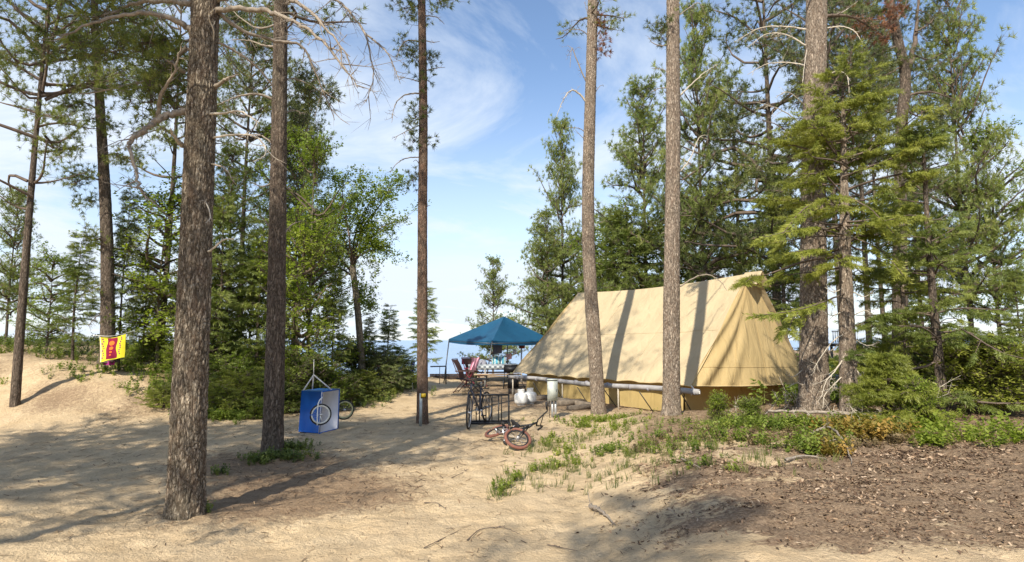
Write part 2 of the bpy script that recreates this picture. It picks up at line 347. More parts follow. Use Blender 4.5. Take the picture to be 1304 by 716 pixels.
# ------------------------------------------------------------------ crowns
def crown(H, z0, Rad, nb, kind, seed, prof, e0=.2, e1=.5, curv=-.1, sub=9, per=9, tsz=.11, gap=.0, wood=1., lean=(0, 0), r0=.05, fmat=1, offc=.12, subl=.42):
    """one mesh holding limbs, twigs and foliage; base of the tree at the origin"""
    rng = np.random.default_rng(seed); mb = MB()
    u = np.sort(rng.random(nb)**.85); h = z0+(H-z0)*u
    L = Rad*prof(u)*rng.uniform(.62, 1.15, nb); az = np.arange(nb)*2.39996+rng.normal(size=nb)*.5
    el = e0+(e1-e0)*u+rng.normal(size=nb)*.12
    dh = np.stack([np.cos(az), np.sin(az), 0*az], 1); ln = np.array([lean[0], lean[1], 0])
    j1, j2 = rng.normal(size=nb)*.10, rng.normal(size=nb)*.08
    pr = np.stack([-np.sin(az), np.cos(az), 0*az], 1)
    def P(s):                                              # s: (nb,k)
        return (ln*(h/H)[:, None, None]+np.array([0, 0, 1])*h[:, None, None]+dh[:, None]*(L[:, None]*s)[..., None]*np.cos(el)[:, None, None]
                + np.array([0, 0, 1])*((np.sin(el)*L)[:, None]*s+(curv*L)[:, None]*s*s+(j2*L)[:, None]*np.sin(s*5))[..., None]+pr[:, None]*((j1*L)[:, None]*np.sin(s*4+seed))[..., None])
    K = 6; sg = np.tile(np.linspace(0, 1, K+1), (nb, 1)); Q = P(sg)
    rr = (r0*(L/Rad)**.8)[:, None]*(1-sg*.85)*wood+.003
    mb.segs(Q[:, :-1].reshape(-1, 3), Q[:, 1:].reshape(-1, 3), rr[:, :-1].ravel(), rr[:, 1:].ravel(), 4, 0)
    # second order
    ss = np.clip(np.linspace(.22, 1, sub)[None]+rng.normal(size=(nb, sub))*.03, .15, 1); B = P(ss); T = P(np.clip(ss+.05, 0, 1.05))-P(ss-.05)
    T /= np.linalg.norm(T, axis=2)[..., None]; side = np.where(np.arange(sub) % 2 == 0, 1, -1)[None, :, None]
    N_ = np.cross(T, [0, 0, 1.]); N_ /= np.linalg.norm(N_, axis=2)[..., None]+1e-9
    D2 = T*rng.uniform(.5, 1.0, (nb, sub, 1))+side*N_*rng.uniform(.5, 1.1, (nb, sub, 1))+rng.normal(size=(nb, sub, 3))*.22+np.array([0, 0, 1.])*(.12 if kind != 'spruce' else -.12)
    D2 /= np.linalg.norm(D2, axis=2)[..., None]
    L2 = L[:, None]*subl*(1.08-.62*ss)*rng.uniform(.5, 1.2, (nb, sub)); L2 = np.maximum(L2, .12)
    if gap:
        keep = vn(B[..., 0]*1.6, B[..., 1]*1.6, B[..., 2]*1.6, seed) > gap
    else: keep = np.ones((nb, sub), bool)
    b2, d2, l2 = B[keep], D2[keep], L2[keep]; n2 = len(b2)
    mb.segs(b2, b2+d2*l2[:, None]*.9, .007*wood+l2*.006, .003, 3, 0)
    # foliage on second order
    k = np.maximum(2, (per*l2/(Rad*subl*.75)).astype(int)); idx = np.repeat(np.arange(n2), k); n = len(idx)
    s = rng.uniform(.18, 1.02, n); p = b2[idx]+d2[idx]*(l2[idx]*s)[:, None]
    ct = np.clip(vn(b2[idx, 0]*2.2, b2[idx, 1]*2.2, b2[idx, 2]*2.2, seed+3)*.7+rng.random(n)*.4, 0, 1)
    if kind == 'pine':
        off = rng.normal(size=(n, 3))*offc*np.array([1, 1, .7]); q = p+off
        mb.segs(p, q, .004, .002, 3, 0)
        mb.stamp(*TUFT, q, off*4+d2[idx]*.5+np.array([0, 0, .35]), tsz*rng.uniform(.8, 1.25, n), rng, fmat, ct)
    elif kind == 'pine_far':
        off = rng.normal(size=(n, 3))*offc; mb.stamp(*TUFT_S, p+off, off*4+d2[idx]*.5+np.array([0, 0, .35]), tsz*rng.uniform(.8, 1.3, n), rng, fmat, ct)
    elif kind == 'spruce':
        sdv = np.where(rng.random(n) < .5, 1, -1)[:, None]; nn = np.cross(d2[idx], [0, 0, 1.]); nn /= np.linalg.norm(nn, axis=1)[:, None]
        dd = d2[idx]*rng.uniform(.5, 1., (n, 1))+sdv*nn*rng.uniform(.3, .9, (n, 1))+np.array([0, 0, -.22])+rng.normal(size=(n, 3))*.13
        ro = np.cross(dd, nn)+rng.normal(size=(n, 3))*.25
        mb.stamp(*SPRAY, p, dd, tsz*rng.uniform(.7, 1.25, n), rng, fmat, ct, roll=np.cross(ro, dd))
    elif kind == 'leaf':
        off = rng.normal(size=(n, 3))*offc
        dd = rng.normal(size=(n, 3))+np.array([0, 0, -.1]); mb.segs(p, p+off, .003, .002, 3, 0)
        mb.stamp(*LCS, p+off, np.array([0, 0, 1.])+rng.normal(size=(n, 3))*.5, tsz*rng.uniform(.7, 1.3, n), rng, fmat, ct)
    return mb
def trunk(P, Rr, sides, step, seed, cell=.045, amp=.008, flare=.35):
    P = smoothline(P, 10); Rr = np.interp(np.linspace(0, 1, len(P)), np.linspace(0, 1, len(Rr)), Rr)
    d = np.concatenate([[0], np.cumsum(np.linalg.norm(np.diff(P, axis=0), axis=1))]); n = max(4, int(d[-1]/step)); t = np.linspace(0, d[-1], n)
    C = np.stack([np.interp(t, d, P[:, k]) for k in range(3)], 1); r = np.interp(t, d, Rr)
    r = r*(1+flare*np.exp(-t/.16))
    th = np.arange(sides)/sides*2*math.pi; TH, Z = np.meshgrid(th, t); pu = max(6, int(2*math.pi*Rr[0]/cell))
    wv = 1.5*fbm(np.cos(TH)*3, np.sin(TH)*3, Z*4, seed, 4)
    f1, f2, ci = worley(TH/(2*math.pi)*pu+wv*1.2, Z/(cell*2.3)+wv*2.5, pu, seed)
    e = np.clip((f2-f1)*2.4, 0, 1); pl = e*(.55+.45*ci)
    rad = r[:, None]*(1+.30*flare*np.exp(-Z/.22)*np.sin(TH*3+seed)+.22*flare*np.exp(-Z/.16)*np.sin(TH*5+2*seed))*(1+.09*fbm(np.cos(TH)*1.3, np.sin(TH)*1.3, Z*.9, seed+9, 2))+amp*(pl-.5)
    V = C[:, None]+np.stack([np.cos(TH)*rad, np.sin(TH)*rad, 0*TH], -1)
    i = np.arange(n-1)[:, None]*sides; j = np.arange(sides)[None]; k = (j+1) % sides
    mb = MB(); mb.add(V.reshape(-1, 3), np.stack([i+j, i+k, i+sides+k, i+sides+j], -1).reshape(-1, 4), a=np.clip(pl+.15, 0, 1).ravel()); return mb
def limb(mb, P, r0, rng, twigs=10, tl=.35, m=0, r1=.004, knobs=True, sides=6):
    C = smoothline(P, 7); C = C+rng.normal(size=C.shape)*r0*.25; n = len(C); t = np.linspace(0, 1, n)
    mb.tube(C, r0*(1-t)**.8+r1, sides, m, a=.8, cap=False)
    L = np.linalg.norm(np.diff(C, axis=0), axis=1).sum()
    if twigs:
        k = rng.integers(int(n*.2), n-1, twigs); A = C[k]; T = C[np.minimum(k+1, n-1)]-C[k]; T /= np.linalg.norm(T, axis=1)[:, None]+1e-9
        D = T*.7+rng.normal(size=(twigs, 3))*.55+np.array([0, 0, -.15]); D /= np.linalg.norm(D, axis=1)[:, None]
        ll = tl*rng.uniform(.25, 1, twigs)*L/1.5
        for a, d, q in zip(A, D, ll):
            b = a+d*q*.5; c = b+(d*.8+rng.normal(size=3)*.35)*q*.5
            mb.tube(np.array([a, b, c]), [.0045+r0*.12, .0032, .0018], 4, m, a=.8, cap=False)
            for _ in range(3):
                s = rng.uniform(.2, 1); p0 = a+(b-a)*s if rng.random() < .5 else b+(c-b)*s
                mb.segs([p0], [p0+(d+rng.normal(size=3)*.8)*q*.25], .0028, .0012, 3, m, .8)
    return C
# ================================================================== SETTING
def axis(lo, d0, flat, g, hi):
    a = [0.]; 
    while a[-1] < hi: a.append(a[-1]+max(d0, (a[-1]-flat)*g+d0)); 
    return np.array(a)
ya = 2.2+axis(0, .035, 4.5, .0085, 34); ya = np.concatenate([[-60, -30, -18, -12, -8, -5, -3, -1.5, -.5, .3, 1, 1.5, 1.9], ya])
far = [ya[-1]*1.25**k for k in range(1, 25)]; ya = np.concatenate([ya, far])
xp = axis(0, .042, 5.5, .02, 30); xp = np.concatenate([xp, [xp[-1]*1.28**k for k in range(1, 22)]]); xa = np.concatenate([-xp[:0:-1], xp])
X, Y = np.meshgrid(xa, ya); Z = terrain(X, Y)
mb = MB(); mb.grid(np.stack([X, Y, Z], -1))
def litter_mask(x, y):                                       # brown needle litter lying on the sand
    e = -.55+.16*y
    rr = lambda cx, cy, r, k: k*np.exp(-(((x-cx)**2+(y-cy)**2)/r**2))
    w = .55*fbm(x*.9, y*.9, 0, 41, 4)
    m = rr(-2.7, 6.3, 1.1, .8)+rr(-1.9, 6.6, .9, .7)+rr(-3.5, 8.2, 1.2, .9)+rr(-1.7, 8.4, 1.2, .3)+rr(0, 10.6, 1.2, .35)
    m = m+.62*S((y-12.5)/2)*S((x+3)/2)+.75*S((x-e-.3)/1.2)*S((y-7.2)/1.2)*S((14-y)/1)+.95*S((x-3)/2)*S((y-7.2)/1.)*S((15-y)/2)
    m = m+.55*S((-x-8)/2)*S((y-11.5)/2)+rr(-7.6, 12.2, 1., .7)+rr(-9.4, 12.0, .8, .5)+.9*S((y-12.6)/1.2)*S((-x-3)/1.6)*S((x+9)/1.)
    return np.clip(m+w, 0, 1)
def chip_mask(x, y):
    w = 1.25*fbm(x*1.3+5, y*1.5, 0, 47, 5)-.75*S((fbm(x*.9+.4*y, y*2.3, 0, 53, 4)-.07)*6)*S((6.6-x)/4)
    e = .15+.10*(y-4)
    m = .95*S((x-e)/2.0)*S((7.6+.1*x-y)/.9)*S((y-3.55-.1*np.maximum(2.2-x, 0)*3+.12*np.maximum(x-3, 0))/.55)
    return np.clip(m*1.15+w*m-.12, 0, 1)
ground = part('ground', mb, [], None, True, 'structure')
for nm, fn in (('litter', litter_mask), ('chips', chip_mask)):
    at = ground.data.attributes.new(nm, 'FLOAT', 'POINT'); at.data.foreach_set('value', fn(X, Y).astype(np.float32).ravel())
k = NM('sand_ground'); o = k.obj()
cl = k.noise(2.2, 5, .6, o); fi = k.noise(38, 6, .7, o); gr = k.noise(240, 3, .7, o); st = k.noise(17, 5, .62, o, .6)
sand = k.ramp(cl, [(.30, (.52, .39, .24)), (.72, (.67, .525, .345))])
sand = k.mix(1., sand, k.ramp(fi, [(.25, (.82, .80, .78)), (.75, (1.12, 1.12, 1.1))]), 'MULTIPLY')
sand = k.mix(1., sand, k.ramp(gr, [(.2, (.86, .86, .86)), (.8, (1.1, 1.1, 1.1))]), 'MULTIPLY')
speck = k.n('ShaderNodeTexVoronoi', {'Vector': k.n('ShaderNodeMapping', {'Vector': o, 'Scale': (1, 2.6, 1), 'Rotation': (0, 0, .6)}).outputs[0], 'Scale': 24.}).outputs['Distance']
sp2 = k.n('ShaderNodeTexVoronoi', {'Vector': k.n('ShaderNodeMapping', {'Vector': o, 'Scale': (2.8, 1, 1), 'Rotation': (0, 0, .3)}).outputs[0], 'Scale': 31.}).outputs['Distance']
pth = k.noise(.75, 5, .62, o, .5); sand = k.mix(k.math('MULTIPLY', k.ramp(pth, [(.45, (0, 0, 0)), (.66, (1, 1, 1))]), .38), sand, (.38, .285, .185))
lm = k.attr('litter'); cm = k.attr('chips')
lf = k.math('MULTIPLY', k.ramp(k.math('ADD', lm, k.math('MULTIPLY', k.math('SUBTRACT', st, .5), 1.1)), [(.30, (0, 0, 0)), (.72, (1, 1, 1))]), .86)
lit = k.mix(fi, (.12, .078, .05), (.34, .235, .15))
c = k.mix(lf, sand, lit)
spk = k.math('MULTIPLY', k.math('LESS_THAN', speck, k.math('ADD', k.math('MULTIPLY', lm, .10), .095)), .75)
c = k.mix(spk, c, (.13, .09, .06))
c = k.mix(k.math('MULTIPLY', k.math('LESS_THAN', sp2, .085), .55), c, (.22, .15, .10))
pt = k.noise(5.5, 6, .68, k.obj((.6, 1.3, 1)), .8)
cf = k.ramp(k.math('ADD', cm, k.math('ADD', k.math('MULTIPLY', k.math('SUBTRACT', st, .5), 1.1), k.math('MULTIPLY', k.math('SUBTRACT', pt, .5), 1.9))), [(.40, (0, 0, 0)), (.66, (1, 1, 1))])
chipc = k.mix(k.ramp(pt, [(.35, (0, 0, 0)), (.65, (1, 1, 1))]), k.ramp(fi, [(.25, (.06, .042, .030)), (.5, (.165, .112, .075)), (.78, (.38, .28, .19))]), k.ramp(fi, [(.25, (.075, .05, .035)), (.5, (.23, .155, .10)), (.78, (.50, .38, .26))]))
c = k.mix(k.math('MULTIPLY', cf, .9), c, chipc)
hgt = k.math('ADD', k.math('MULTIPLY', fi, .6), k.math('MULTIPLY', st, .8))
ground.data.materials.append(k.fin(c, .95, k.bump(gr, .35, .004, k.bump(hgt, .9, .045)), .12))

# lake
mb = MB(); ys_ = np.concatenate([np.linspace(16, 400, 90), [700, 1300, 2500, 4500, 9000]]); xs_ = np.concatenate([[-9000, -3000, -1000, -400], np.linspace(-200, 200, 60), [400, 1000, 3000, 9000]])
X, Y = np.meshgrid(xs_, ys_); mb.grid(np.stack([X, Y, 0*X+WATER], -1))
k = NM('lake_water'); o = k.obj((.55, 1, 1)); w1 = k.noise(1.1, 6, .62, o, .4)
far_ = k.noise(.06, 4, .6, k.obj((.3, 1, 1)))
lake = part('lake', mb, k.fin(k.mix(far_, (.22, .33, .50), (.32, .43, .58)), .32, k.bump(w1, 1., .55), .5), None, True, 'structure')

# ================================================================== NEAR TREES
def near_tree(label, pix, y, r_px, barkm, seed, sides=64, step=.035, H=14, cell=.05, amp=.009, lean=0, name='pine_tree', base_y=None, group=None):
    """pix: trunk centre line from the foot up, as seen; r_px: widths in the picture at foot and top"""
    g = G(*pix[0]) if base_y is None else W(pix[0][0], pix[0][1], base_y)
    d = g[1]; P = [W(a, b, d) for a, b in pix]; P[0][2] -= .12
    top = P[-1]+(P[-1]-P[-2])/np.linalg.norm(P[-1]-P[-2])*max(.1, (H-P[-1][2])); P.append(top)
    zt = np.array([p[2] for p in P]); rb, rt = r_px[0]*d/F/2, r_px[1]*d/F/2
    zi = zt[-2]; rr = [rb+(rt-rb)*min(1, (z-zt[0])/(zi-zt[0])) for z in zt[:-1]]+[max(.02, rt*.25)]
    # radii per control point -> resampled evenly
    root = thing(name, label, 'tree', (float(P[0][0]), float(g[1]), float(g[2])), group=group)
    Pt = smoothline(P, 10); s = np.linspace(0, len(P)-1, len(Pt)); rv = np.interp(s, np.arange(len(P)), rr)
    part('trunk', trunk(P, rv, sides, step, seed, cell, amp), M[barkm], root, True)
    root['_d'] = d
    return root, P, d
def high_crown(root, P, z0, H, Rad, nb, seed, fm='needle', gap=.45, per=9, e0=-.05, e1=.6, tsz=.12):
    mb = crown(H, z0, Rad, nb, 'pine', seed, lambda u: .45+.9*u**.5*(1-u)**.55, e0, e1, .05, 8, per, tsz, gap, 1., (0, 0), .045, 1)
    z = np.array([p[2] for p in P]); bx, by = np.interp(z0, z, [p[0] for p in P])-P[0][0], 0
    mb.v = [v+np.array([bx, 0, -root.location.z]) for v in mb.v]
    part('crown', mb, [M['twig'], M[fm]], root, False, 'stuff', True)
def px_limbs(root, d, items, mat, seed, **kw):
    rng = np.random.default_rng(seed)
    for it in items:
        pts, r0 = it[0], it[1]; dz = it[2] if len(it) > 2 else 0; tw = it[3] if len(it) > 3 else 8
        n = len(pts); P = [W(a, b, d+dz*(i/(n-1))) for i, (a, b) in enumerate(pts)]
        mb = MB(); limb(mb, P, r0, rng, tw, kw.get('tl', .35))
        part('branch', mb, M[it[4] if len(it) > 4 else mat], root, True)
def foliage_on(root, d, items, seed, fm='needle', name='foliage', tsz=.1):
    """leafy twigs at given places on a near tree"""
    rng = np.random.default_rng(seed); mb = MB()
    for (px, py, rx, ry, dz, n) in items:
        c = W(px, py, d+dz); s = np.array([rx*d/F, .35*rx*d/F+.15, ry*d/F]); sub = max(3, n//9)
        cc = c+rng.normal(size=(sub, 3))*.5*s; base = c+np.array([0, 0, 0]); ii = rng.integers(0, sub, n)
        mb.segs(np.repeat(base[None], sub, 0), cc, .006, .003, 3, 0)
        off = rng.normal(size=(n, 3))*.10; q = cc[ii]+off; mb.segs(cc[ii], q, .003, .002, 3, 0)
        mb.stamp(*TUFT, q, off*5+np.array([0, 0, .3]), tsz*rng.uniform(.8, 1.2, n), rng, 1)
    if mb.n: part(name, mb, [M['twig'], M[fm]], root, False, 'stuff')

# the big pine on the left
t1, P1, d1 = near_tree('thickest pine trunk with furrowed grey bark standing alone in the sand at left front', [(236, 655), (242, 500), (249, 330), (256, 150), (262, 0)], 0, (42, 34), 'bark_grey', 1, 120, .014, 13, .034, .012)
L1 = [([(245, 40), (225, 26), (200, 19), (165, 18), (112, 32), (70, 52)], .030, -.5, 14), ([(245, 4), (215, 2), (178, 3), (140, 18), (100, 26)], .03, .6, 12),
      ([(236, 92), (222, 82), (210, 74)], .022, -.2, 2), ([(237, 142), (215, 146), (200, 153), (185, 166), (164, 184), (170, 205), (179, 238), (186, 252)], .034, -.5, 16),
      ([(200, 153), (206, 120), (222, 92), (230, 60)], .02, -.4, 10), ([(233, 186), (224, 176), (216, 163)], .022, -.3, 1, 'deadpale'),
      ([(268, 14), (300, 11), (340, 14), (362, 22), (385, 33), (418, 60), (438, 86), (456, 112)], .026, -.6, 22),
      ([(270, 2), (330, -12), (385, 7), (415, 37), (446, 72)], .026, -.7, 18), ([(272, 12), (310, 40), (350, 52), (385, 60), (405, 100), (427, 154)], .018, .7, 16),
      ([(273, 111), (288, 101), (304, 95)], .020, -.4, 2), ([(256, 146), (285, 144), (306, 142), (330, 156)], .012, -.5, 7, 'deadpale'),
      ([(268, 176), (296, 172), (322, 173), (336, 184), (337, 198), (322, 206)], .008, -.6, 6, 'deadpale'), ([(270, 50), (300, 66), (330, 88), (352, 118)], .012, .5, 12),
      ([(266, 208), (285, 214), (296, 228)], .008, -.3, 5), ([(258, 322), (270, 318), (284, 306), (298, 304)], .008, -.2, 3, 'deadpale'), ([(253, 246), (262, 258), (268, 276), (262, 284)], .005, -.2, 3, 'deadpale'),
      ([(270, 60), (272, 40), (266, 22), (274, 10)], .006, -.28, 4, 'deadpale'), ([(238, 60), (200, 96), (150, 112), (100, 120)], .016, .5, 12)]
px_limbs(t1, d1, L1, 'deadwood', 11)
foliage_on(t1, d1, [(200, 55, 26, 26, .2, 150), (215, 95, 22, 30, .1, 150), (192, 130, 26, 16, .1, 100), (150, 20, 50, 20, .5, 110), (100, 60, 40, 30, .5, 80), (60, 40, 40, 36, .5, 80), (150, 60, 30, 18, .4, 60)], 12, 'needle', tsz=.085)
high_crown(t1, P1, 5.8, 12.5, 2.9, 46, 13, gap=.42)
# second pine
t2, P2, d2 = near_tree('mid-sized dark pine trunk rising beside the blue cube in a patch of low shrubs', [(347, 576), (351, 420), (354, 250), (358, 0)], 0, (25, 17), 'bark_dark', 2, 64, .028, 13, .045, .009)
px_limbs(t2, d2, [([(350, 127), (325, 120), (300, 124), (276, 134)], .02, -.4, 8), ([(352, 60), (336, 58), (318, 52), (295, 50)], .016, .4, 9), ([(358, 8), (390, -6), (428, 0), (450, 22), (465, 43), (472, 72), (475, 102), (466, 130)], .024, -.8, 20),
     ([(465, 43), (482, 56), (496, 72), (510, 107)], .014, -.8, 12), ([(351, 230), (335, 238), (320, 232)], .012, -.2, 5), ([(350, 297), (338, 282), (328, 270)], .01, -.3, 4), ([(362, 297), (372, 286), (384, 282)], .012, .2, 4),
     ([(350, 380), (340, 372), (330, 362)], .008, -.2, 3), ([(356, 110), (372, 100), (400, 112), (420, 128)], .012, .6, 12), ([(354, 190), (330, 172), (300, 176)], .012, .5, 8), ([(355, 30), (330, 36), (305, 22), (286, 2)], .014, .5, 10), ([(358, 150), (372, 140), (388, 146)], .01, .3, 6)], 'deadwood', 21)
foliage_on(t2, d2, [(395, 118, 22, 14, .6, 110), (420, 122, 16, 8, .6, 50), (325, 60, 30, 34, 1., 170), (385, 98, 14, 12, .6, 50), (318, 110, 22, 22, 1.2, 100), (300, 30, 26, 22, .8, 110)], 22, 'needle_dark', tsz=.1)
high_crown(t2, P2, 6.9, 13, 2.3, 38, 23, gap=.42)
# centre pine
t3, P3, d3 = near_tree('slender straight red-barked pine in the middle of the sandy clearing, signpost at its foot', [(538, 540), (538, 300), (539, 150), (537, 0)], 0, (14, 10), 'bark_red', 3, 48, .03, 14, .035, .006)
px_limbs(t3, d3, [([(534, 53), (518, 52), (509, 62), (505, 76)], .014, -.3, 8), ([(536, 105), (524, 101), (508, 98)], .009, -.2, 5), ([(534, 119), (516, 121), (503, 134), (499, 156)], .014, -.4, 9), ([(533, 160), (520, 166), (501, 176)], .009, -.3, 6), ([(534, 200), (516, 202), (504, 210), (497, 220)], .009, -.3, 3),
     ([(542, 20), (556, 22), (566, 31)], .009, .2, 4), ([(542, 52), (552, 54), (560, 53)], .007, .2, 4), ([(542, 90), (554, 87), (567, 86)], .007, .2, 3), ([(534, 8), (520, 10), (505, 14)], .01, .2, 5), ([(534, 210), (530, 204), (526, 206)], .004, 0, 2), ([(541, 262), (548, 262)], .004, 0, 0), ([(542, 145), (548, 144)], .004, 0, 0)], 'deadwood', 31)
foliage_on(t3, d3, [(514, 10, 18, 10, 0, 60), (528, 74, 7, 12, 0, 40), (549, 76, 8, 8, .1, 36), (529, 150, 7, 18, 0, 60), (544, 180, 4, 8, 0, 14), (530, 226, 5, 8, 0, 24), (546, 104, 5, 8, 0, 20), (527, 182, 5, 10, 0, 30), (511, 60, 8, 12, 0, 30)], 32, 'needle_dark', tsz=.11)
high_crown(t3, P3, 8.9, 14, 1.7, 34, 33, gap=.40)
# two pines before the tent
t4, P4, d4 = near_tree('slightly bent bare pine trunk in front of the left half of the tan tent', [(763, 527), (757, 440), (750, 330), (749, 240), (752, 120), (755, 0)], 0, (18, 13.5), 'bark_pale', 4, 56, .028, 14, .04, .009)
px_limbs(t4, d4, [([(748, 132), (738, 120), (728, 115), (718, 126), (708, 150)], .022, -.3, 9, 'deadpale'), ([(747, 105), (741, 92), (732, 70), (728, 62), (726, 86)], .016, -.2, 8), ([(750, 46), (738, 38), (716, 39)], .009, -.2, 3), ([(749, 172), (738, 164), (722, 162)], .008, -.2, 3),
     ([(754, 60), (770, 30), (784, 25), (796, 22)], .008, .2, 2), ([(752, 130), (762, 112), (768, 108)], .006, .1, 2), ([(749, 178), (742, 175), (733, 166)], .006, -.1, 3), ([(750, 30), (747, 12), (744, 2)], .006, 0, 4), ([(752, 300), (760, 286), (770, 281)], .005, 0, 2)], 'deadwood', 41)
foliage_on(t4, d4, [(764, 32, 5, 14, 0, 50), (768, 62, 6, 14, 0, 50)], 42, 'needle_red', tsz=.10)
high_crown(t4, P4, 9.2, 14, 1.6, 26, 43, gap=.45)
t5, P5, d5 = near_tree('straight grey pine trunk in front of the middle of the tan tent', [(855, 528), (855, 400), (857, 200), (857, 0)], 0, (22, 16.5), 'bark_pale', 5, 60, .028, 14, .042, .010)
px_limbs(t5, d5, [([(866, 365), (884, 354), (902, 350), (918, 359), (926, 371)], .012, -.3, 2), ([(864, 124), (880, 108), (898, 92), (914, 82)], .014, .3, 3, 'deadpale'), ([(850, 112), (838, 113), (828, 118)], .007, -.1, 3), ([(850, 58), (840, 58), (830, 54), (827, 48)], .008, -.1, 4), ([(850, 92), (842, 88), (830, 87)], .005, -.1, 3),
     ([(864, 20), (878, 10), (890, 4), (898, 18)], .008, .2, 6), ([(862, 222), (878, 204), (890, 176), (902, 172)], .01, .3, 4, 'deadpale'), ([(850, 300), (846, 296), (842, 298)], .004, 0, 2)], 'deadwood', 51)
foliage_on(t5, d5, [(842, 42, 7, 10, 0, 50), (838, 32, 5, 6, 0, 20)], 52, 'needle_dark', tsz=.1)
high_crown(t5, P5, 8.9, 14, 1.7, 26, 53, gap=.45)
# thick trunk at the right corner of the tent
t6, P6, d6 = near_tree('thick grey pine trunk at the right corner of the tan tent, spruce twigs across it', [(1036, 520), (1036, 400), (1036, 200), (1040, 0)], 0, (34, 25), 'bark_pale', 6, 84, .024, 14, .045, .012)
wt = [([(1026, 38), (1000, 34), (968, 36), (934, 54)], .014, .5, 14), ([(1026, 58), (1000, 44), (975, 44), (950, 62)], .012, .3, 12), ([(1028, 84), (1004, 80), (976, 82), (952, 95)], .010, .4, 10), ([(1054, 36), (1072, 34), (1088, 40), (1098, 54)], .012, -.3, 4), ([(1054, 95), (1068, 91), (1079, 98), (1082, 124)], .010, -.3, 3),
      ([(1026, 164), (1010, 150), (990, 138), (962, 130)], .009, -.4, 9), ([(1026, 178), (1012, 170), (996, 168)], .008, -.3, 6), ([(1026, 135), (1005, 118), (990, 122)], .006, -.3, 7), ([(1054, 20), (1072, 16), (1092, 2)], .008, .2, 4), ([(1024, 222), (1008, 226), (992, 236)], .007, -.2, 7), ([(1028, 60), (1024, 86), (1022, 110)], .005, -.28, 3),
      ([(1050, 455), (1064, 442), (1078, 430)], .008, -.3, 5), ([(1024, 492), (1014, 488), (1002, 494)], .006, -.3, 4), ([(1024, 470), (1010, 480), (1000, 476)], .005, -.3, 3)]
px_limbs(t6, d6, wt, 'deadpale', 61)
high_crown(t6, P6, 7.4, 14, 2.1, 26, 63, 'needle_dark', gap=.45)
# ================================================================== SPRUCES AT THE RIGHT
def own_tree(name, label, loc, H, z0, Rad, nb, kind, seed, prof, mats, bark, rt=.1, sides=24, group=None, **kw):
    root = thing(name, label, 'tree', (float(loc[0]), float(loc[1]), float(loc[2])), group=group)
    rng = np.random.default_rng(seed); lx, ly = rng.normal(size=2)*.02*H
    ln = kw.get('lean', (0, 0))
    P = [(0, 0, -.15), (lx*.3+ln[0]*.5, ly*.3+ln[1]*.5, H*.5), (ln[0], ln[1], H*.97)]
    tm = trunk(P, [rt, rt*.6, rt*.12], sides, .06 if H > 3 else .03, seed, .05, .006, .25)
    part('trunk', tm, M[bark], root, True, None, True)
    part('crown', crown(H, z0, Rad, nb, kind, seed, prof, **kw), mats, root, False, 'stuff', True)
    return root
cone = lambda u: 1.02-u*.92
egg = lambda u: .5+1.1*u**.6*(1-u)**.6
tw = M['twig']
g7 = G(1081, 524)
sp = own_tree('spruce_tree', 'light green drooping spruce with bare grey lower trunk right of the tent', g7, 5.75, 2.2, 1.5, 62, 'spruce', 71, lambda u: .25+1.05*(1-u)**.8*np.minimum(1, u*6+.35), [tw, M['spruce']], 'bark_pale', .15, 40, e0=-.22, e1=.55, curv=.06, sub=12, per=17, tsz=.175, subl=.38, r0=.022, lean=(.22, 0), gap=.33)
dq = g7[1]
px_limbs(sp, dq, [([(1078, 424), (1064, 432), (1050, 448), (1036, 470)], .008, -.3, 6), ([(1076, 455), (1062, 474), (1052, 486), (1046, 505)], .010, -.4, 8), ([(1084, 462), (1096, 478), (1108, 486), (1120, 478)], .010, -.3, 8), ([(1084, 458), (1100, 488), (1106, 496), (1112, 494)], .008, -.4, 6), ([(1074, 478), (1060, 492), (1050, 504), (1048, 520)], .007, -.3, 6), ([(1086, 402), (1102, 396), (1118, 404)], .007, .1, 7), ([(1076, 395), (1060, 402), (1048, 396)], .007, 0, 7), ([(1086, 372), (1100, 378), (1112, 372)], .006, 0, 7), ([(1076, 365), (1062, 372), (1050, 366)], .006, 0, 7), ([(1088, 432), (1104, 440), (1120, 436)], .006, -.2, 6)], 'deadpale', 72, tl=.6)
# the low spray that reaches over the tent's corner
rng = np.random.default_rng(73); mb = MB()
for pts in ([(1078, 372), (1048, 385), (1010, 396), (962, 402)], [(1040, 388), (1016, 398), (1002, 424)], [(1076, 300), (1036, 290), (1000, 296), (972, 302)], [(1076, 262), (1030, 262), (990, 306)], [(1078, 330), (1040, 318), (1005, 322)], [(1080, 250), (1110, 268), (1140, 300)], [(1080, 300), (1120, 318), (1150, 350)]):
    P = [W(a, b, dq-.45*i) for i, (a, b) in enumerate(pts)]; C = limb(mb, P, .012, rng, 0)
    k_ = rng.integers(5, len(C)-1, 62); T = C[np.minimum(k_+1, len(C)-1)]-C[k_-1]; T /= np.linalg.norm(T, axis=1)[:, None]
    sdv = np.where(rng.random(62) < .5, 1, -1)[:, None]; nn = np.cross(T, [0, 0, 1.]); D = T*.7+sdv*nn*.7+np.array([0, 0, -.25])+rng.normal(size=(62, 3))*.12
    mb.stamp(*SPRAY, C[k_], D, .24*rng.uniform(.6, 1.2, 62), rng, 1, roll=np.cross(nn, D))
part('crown', mb, [tw, M['spruce']], sp, False, 'stuff')
def side_spot(px, y, dz=0): x = hit(px, y); return (x, y, gz(x, y)-.05+dz)
own_tree('spruce_tree', 'full young spruce at the right edge, dark green tips over brown litter', side_spot(1195, 9.2), 5.1, .25, 1.35, 66, 'spruce', 75, cone, [tw, M['fir']], 'bark_dark', .08, 20, e0=-.12, e1=.6, curv=.03, sub=10, per=14, tsz=.17, subl=.36, r0=.02, gap=.34)
